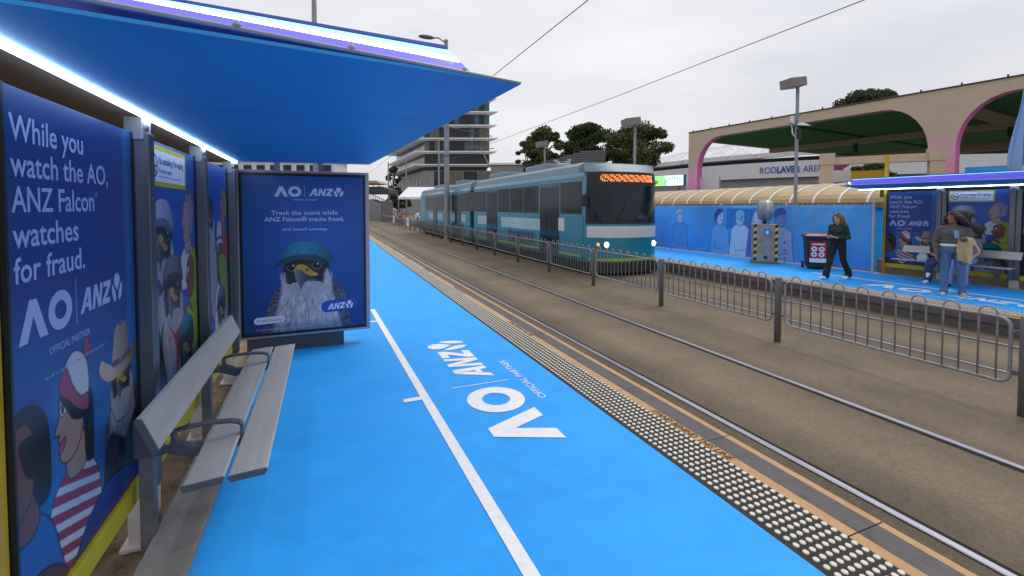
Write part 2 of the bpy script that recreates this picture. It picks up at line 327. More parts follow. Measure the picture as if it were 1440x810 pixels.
class Canvas:
    def __init__(s, w, h, step, top, bot):
        s.w, s.h = w, h; s.nx = int(round(w / step)) + 1; s.ny = int(round(h / step)) + 1; s.px = w / (s.nx - 1)
        s.X, s.Y = np.meshgrid(np.linspace(0, w, s.nx), np.linspace(0, h, s.ny)); t = (s.Y / h)[..., None]
        s.C = np.array(bot, float) * (1 - t) + np.array(top, float) * t
    def sd(s, P, sl):
        x, y = s.X[sl], s.Y[sl]; d = np.full(x.shape, 1e9); ins = np.zeros(x.shape, bool); n = len(P)
        for i in range(n):
            ax, ay = P[i]; bx, by = P[(i + 1) % n]; ex, ey = bx - ax, by - ay; L = ex * ex + ey * ey + 1e-12
            t = np.clip(((x - ax) * ex + (y - ay) * ey) / L, 0, 1); d = np.minimum(d, (x - ax - ex * t) ** 2 + (y - ay - ey * t) ** 2)
            c = ((ay > y) != (by > y)); 
            with np.errstate(divide='ignore', invalid='ignore'):
                ins ^= c & (x < (ex) * (y - ay) / (ey if ey else 1e-12) + ax)
        d = np.sqrt(d); return np.where(ins, -d, d)
    def region(s, P, pad):
        x0, y0 = P.min(0) - pad; x1, y1 = P.max(0) + pad; k = 1 / s.px
        i0, i1 = max(0, int(y0 * k)), min(s.ny, int(y1 * k) + 2); j0, j1 = max(0, int(x0 * k)), min(s.nx, int(x1 * k) + 2)
        return (slice(i0, i1), slice(j0, j1)) if i1 > i0 and j1 > j0 else None
    def poly(s, pts, col, smooth=True, line=None, lw=.007, soft=None, tex=None, op=1.):
        P = cat_rom(pts) if smooth else np.array(pts, float); soft = soft or s.px; sl = s.region(P, soft + lw + .01)
        if sl is None: return
        d = s.sd(P, sl); a = np.clip(.5 - d / soft, 0, 1)[..., None] * op; c = np.array(col, float)
        c = np.broadcast_to(c, s.C[sl].shape)
        if tex is not None: c = c * tex(s.X[sl], s.Y[sl])[..., None]
        s.C[sl] = s.C[sl] * (1 - a) + np.clip(c, 0, 255) * a
        if line is not None:
            a = np.clip(.5 - (np.abs(d) - lw / 2) / s.px, 0, 1)[..., None]; s.C[sl] = s.C[sl] * (1 - a) + np.array(line, float) * a
    def ell(s, cx, cy, rx, ry, col, rot=0, **k):
        a = np.linspace(0, 2 * np.pi, 28, endpoint=False); c, q = math.cos(rot), math.sin(rot); x, y = rx * np.cos(a), ry * np.sin(a)
        s.poly(np.stack([cx + x * c - y * q, cy + x * q + y * c], 1), col, smooth=False, **k)
    def stroke(s, pts, w, col, op=1.):
        pts = np.array(pts, float); n = len(pts)
        sl = s.region(pts, w + .01)
        if sl is None: return
        x, y = s.X[sl], s.Y[sl]; d = np.full(x.shape, 1e9)
        for i in range(n - 1):
            ax, ay = pts[i]; ex, ey = pts[i + 1] - pts[i]; L = ex * ex + ey * ey + 1e-12; t = np.clip(((x - ax) * ex + (y - ay) * ey) / L, 0, 1)
            d = np.minimum(d, np.hypot(x - ax - ex * t, y - ay - ey * t))
        a = np.clip(.5 - (d - w / 2) / s.px, 0, 1)[..., None] * op; s.C[sl] = s.C[sl] * (1 - a) + np.array(col, float) * a
    def mesh(s, name, T, dim=1.):
        c = s.C / 255 * dim; lin = np.where(c <= .04045, c / 12.92, ((np.clip(c, 0, 1) + .055) / 1.055) ** 2.4)
        n = s.nx * s.ny; o = np.array(T(0, 0)); ux = np.array(T(1, 0)) - o; uy = np.array(T(0, 1)) - o
        co = o + s.X.reshape(-1, 1) * ux + s.Y.reshape(-1, 1) * uy
        idx = np.arange(n).reshape(s.ny, s.nx); q = np.stack([idx[:-1, :-1], idx[:-1, 1:], idx[1:, 1:], idx[1:, :-1]], -1).reshape(-1, 4)
        me = bpy.data.meshes.new(name); me.vertices.add(n); me.vertices.foreach_set('co', co.astype(np.float32).ravel())
        me.loops.add(q.size); me.loops.foreach_set('vertex_index', q.astype(np.int32).ravel()); me.polygons.add(len(q))
        me.polygons.foreach_set('loop_start', np.arange(0, q.size, 4, dtype=np.int32)); me.update(calc_edges=True)
        at = me.color_attributes.new('print', 'FLOAT_COLOR', 'POINT'); at.data.foreach_set('color', np.concatenate([lin.reshape(-1, 3), np.ones((n, 1))], 1).astype(np.float32).ravel())
        me.materials.append(MATS['print']); return me
INK = (16, 18, 34)
def speckle(seed, sx, sy, lo, hi):
    return lambda x, y: lo + (hi - lo) * (.55 * vnoise(x * sx, y * sy, seed) + .45 * vnoise(x * sx * 2.3, y * sy * 2.3, seed + 1))
def falcon(c, cx, cy, s, hat, flip=1, seed=1, down=3.0, dark=False, sun=False):
    rg = random.Random(seed); f = lambda x, y: (cx + flip * x * s, cy + y * s); q = lambda L: [f(*p) for p in L]; k = 1 / s
    c.poly(q([(-1.0, -down), (-1.02, -1.4), (-.95, -.85), (-.76, -.5), (-.5, -.35), (.6, -.3), (.88, -.42), (1.04, -.8), (1.12, -1.4), (1.12, -down)]), (92, 96, 116), tex=speckle(seed, 30 * k, 30 * k, .15, 1.6))
    c.poly(q([(-.70, -down), (-.80, -1.4), (-.70, -.8), (-.60, -.4), (-.56, 0), (.56, 0), (.62, -.4), (.70, -.8), (.84, -1.4), (.78, -down)]), (200, 200, 214), soft=.08 * s, tex=speckle(seed + 3, 16 * k, 5 * k, .74, 1.1))
    for i in range(int(70 * (down - .6))):
        y = -.62 - rg.random() * (down - .7); w = .52 + .2 * min(1, (-y - .6)); x = rg.uniform(-w, w); L = rg.uniform(.06, .2); dx = x * .18
        c.stroke([f(x, y), f(x + dx, y - L)], rg.uniform(.008, .02) * s, (70, 68, 86), .55)
    for i in range(50):
        y = -.6 - rg.random() * (down - .8); x = rg.uniform(-.7, .75); c.stroke([f(x, y), f(x + rg.uniform(-.04, .04), y - .16)], .02 * s, (232, 232, 240), .35)
    if dark: c.poly(q([(-1.0, -down), (-1.0, -1.5), (-.7, -1.05), (-.3, -1.25), (.1, -1.45), (.5, -1.2), (.85, -1.0), (1.1, -1.5), (1.1, -down)]), (48, 52, 70), soft=.1 * s, tex=speckle(seed + 13, 18 * k, 7 * k, .4, 1.5))
    c.poly(q([(-.6, -.2), (-.56, .2), (-.4, .5), (0, .62), (.4, .52), (.58, .2), (.6, -.2), (.45, -.42), (.3, -.3), (-.3, -.3), (-.42, -.34)]), (40, 42, 54), tex=speckle(seed + 5, 16 * k, 16 * k, .6, 1.35))
    c.poly(q([(.2, -.62), (.40, -.36), (.46, -.05), (.53, .06), (.60, -.1), (.62, -.6)]), (196, 194, 210), soft=.09 * s, tex=speckle(seed + 7, 20 * k, 9 * k, .8, 1.1))
    c.poly(q([(-.3, -.62), (-.48, -.38), (-.53, -.1), (-.57, -.02), (-.61, -.2), (-.60, -.6)]), (190, 188, 204), soft=.09 * s)
    c.poly(q([(-.36, -.4), (-.12, -.3), (.14, -.28), (.36, -.44), (.3, -.7), (-.3, -.7)]), (186, 185, 202), soft=.2 * s, tex=speckle(seed + 8, 22 * k, 8 * k, .8, 1.1))
    for ex, ey in ((-.36, .12), (.26, .15)):
        c.ell(*f(ex, ey), .125 * s, .105 * s, (150, 118, 60)); c.ell(*f(ex, ey + .008), .107 * s, .092 * s, (24, 18, 18)); c.ell(*f(ex + .03, ey + .05), .03 * s, .025 * s, (200, 204, 220))
        c.stroke([f(ex - .16, ey + (.07 if ex < 0 else .15)), f(ex, ey + .14), f(ex + .16, ey + (.15 if ex < 0 else .05))], .05 * s, (22, 22, 30))
    c.poly(q([(-.3, .1), (-.18, .2), (.0, .16), (.14, .02), (.3, -.1), (.1, -.14), (-.05, -.06), (-.2, -.02), (-.3, -.04)]), (208, 168, 52), tex=speckle(seed + 9, 8 * k, 8 * k, .75, 1.15))
    c.poly(q([(-.3, -.02), (-.17, .05), (-.03, -.06), (.06, -.13), (-.02, -.26), (-.1, -.4), (-.16, -.5), (-.2, -.38), (-.28, -.2)]), (104, 108, 122), tex=lambda x, y: 1.25 - .8 * np.clip(((x - cx) * flip * k + .3) / .36, 0, 1))
    c.ell(*f(.02, .04), .035 * s, .03 * s, (60, 40, 20))
    if hat == 'cap' or hat == 'cap_white' or hat == 'flat':
        col = {'cap': (24, 122, 150), 'cap_white': (176, 186, 208), 'flat': (112, 112, 134)}[hat]
        sh = lambda x, y: 1.18 - .5 * np.clip(np.abs(((x - cx) * flip * k + .1) / .8), 0, 1) ** 1.5
        c.poly(q([(-.58, .26), (-.6, .50), (-.4, .74), (0, .84), (.4, .77), (.62, .52), (.66, .22), (.4, .36), (0, .42), (-.4, .38)]), col, tex=sh)
        c.poly(q([(-.8, .12), (-.6, .36), (-.2, .48), (.25, .45), (.52, .26), (.42, .18), (.15, .3), (-.2, .34), (-.5, .26)]), [x * .62 for x in col], tex=sh)
        c.stroke([f(0, .84), f(.14, .66), f(.16, .45)], .012 * s, [x * .6 for x in col])
        if hat == 'cap':
            for dx, dy, cc in ((.012, -.014, (10, 70, 92)), (0, 0, (40, 150, 178))):
                c.stroke([f(-.32 + dx, .48 + dy), f(-.2 + dx, .68 + dy), f(-.06 + dx, .48 + dy)], .05 * s, cc)
                t = np.linspace(0, 2 * np.pi, 20); c.stroke([f(.12 + dx + .1 * math.cos(a), .58 + dy + .1 * math.sin(a)) for a in t], .045 * s, cc)
    elif hat == 'cowboy':
        sh = lambda x, y: 1.2 - .55 * np.clip(((x - cx) * flip * k + .5) / 1.2, 0, 1)
        c.poly(q([(-.45, .4), (-.42, .9), (-.3, 1.3), (-.1, 1.36), (0, 1.3), (.15, 1.38), (.34, 1.25), (.45, .8), (.5, .4)]), (172, 150, 128), tex=sh)
        c.poly(q([(-1.15, .5), (-1.05, .74), (-.8, .62), (-.4, .42), (0, .4), (.45, .46), (.85, .72), (1.1, .85), (1.15, .6), (.8, .3), (.3, .16), (-.3, .12), (-.8, .2)]), (190, 168, 144), tex=sh)
        c.poly(q([(-.46, .42), (0, .4), (.5, .48), (.5, .62), (0, .54), (-.46, .56)]), (96, 74, 60)); c.ell(*f(-.05, .5), .06 * s, .05 * s, (150, 140, 130))
        c.stroke([f(-.62, -.5), f(-.4, -.9), f(0, -1.0), f(.35, -.95), (f(.6, -.4))], .03 * s, (30, 26, 28))
    if sun:
        for ex in (-.36, .26): c.ell(*f(ex, .1), .2 * s, .15 * s, (150, 34, 44), line=(60, 14, 20), lw=.03 * s)
        c.stroke([f(-.2, .12), f(.1, .14)], .04 * s, (60, 14, 20))
def toon(c, cx, cy, s, skin, hair, style, flip=1, top=None, stripes=None, body=True, bcol=(255, 255, 255), bot=-3.2):
    """a simple line-drawn spectator in profile, facing -x (flip=1)"""
    q = lambda L: [(cx + flip * x * s, cy + y * s) for x, y in L]; lw = .03 * s
    if body:
        B = q([(-.15, -1.0), (-.75, -1.35), (-1.0, -2.2), (-1.0, bot), (1.2, bot), (1.15, -2.0), (.9, -1.35), (.5, -1.0)])
        c.poly(B, bcol, line=INK, lw=lw)
        if stripes:
            P = cat_rom(B); sl = c.region(P, .02); d = c.sd(P, sl); t = ((c.Y[sl] - cy) + .35 * (c.X[sl] - cx) * flip) / (stripes[1] * s)
            a = (np.clip(.5 - d / c.px, 0, 1) * (np.mod(t, 1) < .5))[..., None]; c.C[sl] = c.C[sl] * (1 - a) + np.array(stripes[0], float) * a
            e = (np.clip(.5 - (d + lw) / c.px, 0, 1) * ((np.mod(t, .5) < .045)))[..., None]; c.C[sl] = c.C[sl] * (1 - e) + np.array(INK, float) * e
        c.poly(q([(-.2, -1.15), (-.2, -.6), (.4, -.4), (.55, -1.1), (.2, -1.3)]), skin, line=INK, lw=lw)
    if style == 'bob': c.poly(q([(-.4, .75), (0, 1.0), (.5, .95), (.85, .6), (.95, -.1), (.9, -.8), (.55, -.85), (.35, -.4), (.1, .1), (-.3, .4)]), hair, line=INK, lw=lw)
    if style in ('curly', 'long'):
        n = 15; pts = []
        for i in range(n):
            a = i / n * 2 * math.pi; rr = 1.0 + (.12 if i % 2 else -.05); pts.append((.38 + .72 * rr * math.cos(a), (.2 if style == 'curly' else -.15) + (.85 if style == 'curly' else 1.15) * rr * math.sin(a)))
        c.poly(q(pts), hair, line=INK, lw=lw)
    c.poly(q([(-.35, .6), (-.45, .35), (-.42, .2), (-.62, -.12), (-.45, -.2), (-.5, -.3), (-.44, -.42), (-.47, -.55), (-.4, -.75), (-.1, -.85), (.25, -.7), (.45, -.3), (.5, .3), (.3, .7), (0, .75)]), skin, line=INK, lw=lw)
    c.poly(q([(-.42, .28), (-.2, .38), (-.15, .2), (-.36, .12)]), (240, 240, 250), line=INK, lw=lw * .8); c.ell(cx + flip * -.32 * s, cy + .24 * s, .05 * s, .08 * s, INK)
    c.stroke(q([(-.45, .45), (-.25, .52), (-.1, .47)]), lw, INK)
    c.poly(q([(-.5, -.42), (-.28, -.3), (-.24, -.38), (-.3, -.5), (-.46, -.56)]), (176, 92, 150), line=INK, lw=lw * .8)
    if style == 'bob': c.poly(q([(.05, .45), (.5, .4), (.55, -.3), (.25, -.2), (.1, .1)]), hair)
    if style == 'beanie':
        c.poly(q([(-.36, .55), (-.1, .1), (.1, -.1), (.5, -.2), (.7, .2), (.4, .5)]), hair, line=INK, lw=lw)
        c.poly(q([(.5, .3), (.85, .2), (.9, -.5), (.85, -1.2), (.55, -1.15), (.5, -.4)]), hair, line=INK, lw=lw)
        c.poly(q([(-.38, .62), (-.2, 1.05), (.2, 1.25), (.62, 1.0), (.75, .5), (.66, .12), (.3, .3), (0, .62)]), (222, 228, 244), line=INK, lw=lw)
        c.poly(q([(-.42, .62), (-.3, .95), (-.12, .98), (.1, .55), (.4, .25), (.7, .2), (.66, -.12), (.3, .0), (-.05, .3)]), (178, 62, 108), line=INK, lw=lw)
        c.ell(cx + flip * .72 * s, cy + 1.18 * s, .17 * s, .22 * s, (178, 40, 84), line=INK, lw=lw)
    if style == 'sunhat':
        c.poly(q([(-.95, .25), (-.5, .5), (-.4, 1.1), (0, 1.4), (.4, 1.15), (.5, .55), (.95, .2), (.4, .42), (-.3, .42)]), (226, 230, 244), line=INK, lw=lw)
        c.stroke(q([(-.44, .62), (0, .72), (.46, .62)]), .12 * s, (40, 90, 190))
# ------------------------------------------------------------------ ground, track, platforms
TZ = -.30
MB().add([(-900, -900, TZ - .02), (900, -900, TZ - .02), (900, 900, TZ - .02), (-900, 900, TZ - .02)], [(0, 1, 2, 3)]).build('ground', 'ground', kind='structure')
tb = MB(); tb.add([(2.4, -20, TZ), (10.2, -20, TZ), (10.2, 160, TZ), (2.4, 160, TZ)], [(0, 1, 2, 3)])
track = tb.build('track_bed', 'trackbed', kind='structure')
MIR, MIRY = 6.27, 4.6
def bend(Y): return 0.0
for x in (3.41, 4.915, 2 * MIR - 4.915, 2 * MIR - 3.41):
    inner = 1 if x in (3.41, 2 * MIR - 4.915) else -1
    m = MB(); ys = (-20, 160)
    prof = [(-.029, -.006), (-.029, .008), (-.023, .013), (.023, .013), (.029, .008), (.029, -.006)]
    m.prism([(x + a, TZ + b) for a, b in prof], 'y', *ys, mi=1, side_mi=[1, 0, 0, 0, 1, 1])
    o = m.build('tram_rail', ['rail_steel', 'rail_side'], kind='structure')
    g = MB(); a, b = sorted((x + inner * .029, x + inner * .075)); g.add([(a, -20, TZ + .004), (b, -20, TZ + .004), (b, 160, TZ + .004), (a, 160, TZ + .004)], [(0, 1, 2, 3)])
    g.build('flange_groove', 'groove', parent=o)
# fine transverse joints and cracks in the track slab
for k in range(5):
    y = 7.4 + k * 6.9; m = MB(); pts = [(5.0 + i * .16, y + .05 * math.sin(i * 1.7 + k) + random.uniform(-.02, .02)) for i in range(9)]
    for (x0, y0), (x1, y1) in zip(pts, pts[1:]): m.add([(x0, y0 - .003, TZ + .004), (x1, y1 - .003, TZ + .004), (x1, y1 + .003, TZ + .004), (x0, y0 + .003, TZ + .004)], [(0, 1, 2, 3)])
    m.build('crack', 'groove', parent=track)

def sheet(x0, x1, y0, y1, z): return MB().add([(x0, y0, z), (x1, y0, z), (x1, y1, z), (x0, y1, z)], [(0, 1, 2, 3)])
DOT_X = [2.166 + i * .0482 for i in range(7)]
def dot_mesh(m, x, y, n):
    rr = ((.0158, .004), (.0143, .0085), (.011, .0095)); b = []
    for r, z in rr: b += [(x + r * math.cos(2 * math.pi * q / n), y + r * math.sin(2 * math.pi * q / n), z) for q in range(n)]
    fs = [(i * n + q, i * n + (q + 1) % n, (i + 1) * n + (q + 1) % n, (i + 1) * n + q) for i in range(2) for q in range(n)] + [tuple(2 * n + q for q in range(n))]
    m.add(b, fs)
def ground_T(x0, y0): return lambda u, v, z=.008: (x0 - v, y0 + u, z)     # text running along +Y, its top towards -X
def platform(y0, y1, near):
    b = MB(); b.bx(-.845, 2.474, y0, y1, TZ - .02, 0.0)
    root = b.build('platform', 'concrete', kind='structure'); 
    MB().bx(2.475, 2.735, y0, y1, TZ - .02, -.142).build('edge_beam', 'concrete_dark', root)
    sheet(-.61, 2.115, y0, y1, .004).build('blue_paint', 'blue_paint', root)
    st = sheet(2.115, 2.474, y0, y1, .004).build('tactile_strip', 'tactile_base', root)
    # coping slabs, one metre each, with painted bands
    xs = [2.476, 2.552, 2.716, 2.765]; sm = None; k0 = math.ceil((y0 - 1.47) / 1.01); slabs = []
    for k in range(k0, int((y1 - 1.47) / 1.01)):
        y = 1.47 + k * 1.01
        if sm is None:
            s = MB(); L = 1.003
            for i in range(3): s.add([(xs[i], 0, .002), (xs[i + 1], 0, .002), (xs[i + 1], L, .002), (xs[i], L, .002)], [(0, 1, 2, 3)], (0, 1, 0)[i])
            s.add([(2.476, 0, .002), (2.765, 0, .002), (2.765, 0, -.14), (2.476, 0, -.14), (2.476, L, .002), (2.765, L, .002), (2.765, L, -.14), (2.476, L, -.14)], [(0, 3, 2, 1), (4, 5, 6, 7), (1, 2, 6, 5), (3, 7, 6, 2), (0, 4, 7, 3)], 1)
            sm = s.mesh('coping_slab', ['orange_line', 'coping'])
        o = bpy.data.objects.new('coping_slab', sm); COL.objects.link(o); o.parent = root; o.location = (random.uniform(-.001, .001), y, random.uniform(-.0008, .0008))
    # tactile dots: the nearest as single parts, the rest joined
    if near:
        one = MB(); dot_mesh(one, 0, 0, 12); dm = one.mesh('tactile_dot', ['dot_cream']); rest = MB(); cnt = 0
        j = 0; y = 1.12
        while y < 46:
            for x in DOT_X:
                if cnt < 300:
                    o = bpy.data.objects.new('tactile_dot', dm); COL.objects.link(o); o.parent = st; o.location = (x, y, 0); cnt += 1
                else: dot_mesh(rest, x, y, 12 if y < 9 else 6)
            y += .0505
        ro = rest.build('tactile_dot', 'dot_cream', st, kind='stuff')
        low = MB(); y = 1.12 - .0505
        while y > -1.5:
            for x in DOT_X: dot_mesh(low, x, y, 6)
            y -= .0505
        low.build('tactile_dot', 'dot_cream', st, kind='stuff')
    else:
        rest = MB(); y = -14
        while y < 9:
            for x in DOT_X: dot_mesh(rest, x, y, 6)
            y += .0505
        rest.build('tactile_dot', 'dot_cream', st, kind='stuff')
    # court lines
    m = MB(); w = .037; xa, xb = (.70, .868) if near else (.76, .80); ya, yb = (7.85, 1.45) if near else (7.85, 1.2)
    m.add([(xb - w, yb, .008), (xb + w, yb, .008), (xa + w, ya, .008), (xa - w, ya, .008)], [(0, 1, 2, 3)]); m.build('court_line', 'white_paint', root)
    for y, x in ((4.0, .80), (7.0, .725), (7.82, .70)):
        sheet(x - .19, x - .036, y - .035, y + .035, .008).build('court_line_tick', 'white_paint', root)
    # painted logos
    m = MB(); T = ground_T(1.62, 2.90); put_logo(m, ao_polys(), T, 0, 0, .49, sx=.93); m.build('painted_logo', 'white_paint', root)
    sheet(1.07, 1.65, 4.105, 4.118, .008).build('logo_divider', 'white_paint', root)
    m = MB(); put_logo(m, anz_polys(), ground_T(1.55, 4.27), 0, 0, .36, sx=.86); m.build('painted_logo', 'white_paint', root)
    m = MB(); put_text(m, 'OFFICIAL PARTNER', ground_T(1.815, 3.60), 0, 0, .07, width=1.06); m.build('painted_lettering', 'white_paint', root)
    if near:
        m = MB(); y = 3.03
        Ts = lambda u, v: (2.485 + v, y - u, .006)
        put_text(m, 'STAND BEHIND THIS LINE', Ts, 0, 0, .056, width=.80, bold=.004, shear=.12); me = m.mesh('edge_lettering', ['black_print'])
        for k in range(10):
            o = bpy.data.objects.new('edge_lettering', me); COL.objects.link(o); o.parent = root; o.location = (0, 3.2 * k, 0)
    return root
pn = platform(-5, 62, True)
pf = platform(-26, 12, False); pf.location = (2 * MIR, 2 * MIRY, 0); pf.rotation_euler = (0, 0, math.pi)
# bed of bare earth behind the near shelter
d = MB(); n = 26
for i in range(n + 1):
    for j in range(9):
        d.v.append((-.845 - j * .5, -3 + i * .6, -.16 + random.uniform(-.012, .012)))
for i in range(n):
    for j in range(8): a = i * 9 + j; d.f.append((a, a + 9, a + 10, a + 1)); d.m.append(0)
d.build('garden_bed', 'dirt', kind='structure', smooth=True)
lit = MB()
for i in range(420):
    x, y = random.uniform(-1.5, -.86), random.uniform(1.4, 6); s = random.uniform(.006, .022); a = random.random() * 6.3; M = Matrix.Rotation(random.uniform(-.6, .6), 3, 'X')
    lit.box((x, y, -.15), (s, s * random.uniform(.4, 1), s * .4), a, 0 if i % 3 else 1, M)
lit.build('leaf_litter', ['dirt', 'concrete_dark'], kind='stuff', label='scattered grit and leaf scraps on bare earth under the near shelter wall', cat='litter')
b = MB(); b.bx(-3.2, -2.9, -3, 14, -.3, .45); b.build('garden_wall', 'concrete', label='low concrete garden wall behind the near shelter', cat='wall')

# ------------------------------------------------------------------ poster prints of the shelter
PW, PH, PZ = 1.05, 1.83, .27
def poster_one():
    c = Canvas(PW, PH, .0042, (20, 76, 156), (22, 86, 172)); X, Y = c.X, c.Y
    # bright court-blue background behind the crowd and at the right margin
    t = np.clip((X - .93) / .02, 0, 1)[..., None]; c.C = c.C * (1 - t) + np.array((24, 118, 196.)) * t
    c.poly([(.2, .0), (.18, .55), (.30, .76), (.6, .66), (.8, .72), (1.1, .9), (1.1, 0)], (30, 124, 204), soft=.12)
    falcon(c, .86, .58, .205, 'cowboy', 1, 11, down=3, dark=True)
    toon(c, .375, .60, .20, (186, 156, 142), (18, 18, 34), 'beanie', stripes=((176, 34, 84), .34), bcol=(226, 230, 246), bot=-4)
    toon(c, .03, .55, .20, (128, 82, 72), (18, 18, 30), 'bob', bcol=(42, 112, 200), bot=-3)
    c.poly([(.33, -.05), (.38, .02), (.52, .12), (.72, .16), (.95, .10), (1.1, .04), (1.1, -.05)], (22, 66, 170), line=INK, tex=lambda x, y: .75 + 1.6 * np.clip(y, 0, .3))
    c.poly([(-.05, -.05), (-.05, .1), (.12, .14), (.28, .06), (.3, -.05)], (92, 56, 60), line=INK)
    return c
def poster_two():
    c = Canvas(PW, PH, .0052, (26, 104, 205), (20, 84, 190))
    toon(c, .80, 1.34, .19, (190, 158, 158), (150, 142, 178), 'curly', bcol=(222, 226, 240), bot=-2.6)
    falcon(c, .27, 1.20, .34, 'cap_white', 1, 21, down=4)
    toon(c, .88, .92, .20, (134, 78, 62), (158, 186, 52), 'long', bcol=(170, 196, 70), bot=-5)
    c.ell(.09, .94, .13, .06, (34, 84, 190), line=INK)
    falcon(c, .46, .84, .33, 'flat', 1, 31, down=4)
    c.poly([(.33, .68), (.5, .58), (.68, .66), (.62, .56), (.56, .36), (.5, .28), (.48, .52)], (186, 60, 70), soft=.012)
    falcon(c, .74, .40, .30, 'cap', 1, 41, down=3)
    c.poly([(-.05, .75), (.1, .8), (.22, .55), (.32, .2), (.2, .12), (.02, .2), (-.05, .4)], (26, 26, 40), tex=speckle(5, 60, 60, .6, 1.4))
    c.poly([(-.05, -.05), (-.05, .18), (.1, .2), (.3, .12), (.36, -.05)], (216, 120, 172), line=INK)
    for x, y in ((.05, .05), (.14, .12), (.22, .03), (.28, .08)): c.ell(x, y, .02, .026, INK)
    return c
def poster_three():
    c = Canvas(PW, PH, .0056, (26, 104, 205), (30, 96, 196))
    falcon(c, .26, 1.34, .32, 'none', 1, 51, down=4.5, sun=True)
    toon(c, .82, 1.42, .18, (196, 128, 128), (150, 186, 60), 'curly', bcol=(190, 80, 90), bot=-3)
    toon(c, .66, .98, .24, (140, 84, 66), (150, 180, 50), 'sunhat', bcol=(226, 228, 240), bot=-4)
    c.poly([(.62, .95), (.95, .9), (1.0, .4), (.85, .3), (.75, .55)], (150, 180, 50), line=INK)
    falcon(c, .70, .42, .30, 'flat', 1, 61, down=3)
    c.poly([(-.05, -.05), (-.05, .8), (.15, .84), (.3, .5), (.36, -.05)], (24, 24, 38), tex=speckle(6, 60, 60, .6, 1.4))
    c.poly([(.2, -.05), (.24, .35), (.38, .4), (.46, -.05)], (36, 100, 200), line=INK)
    return c

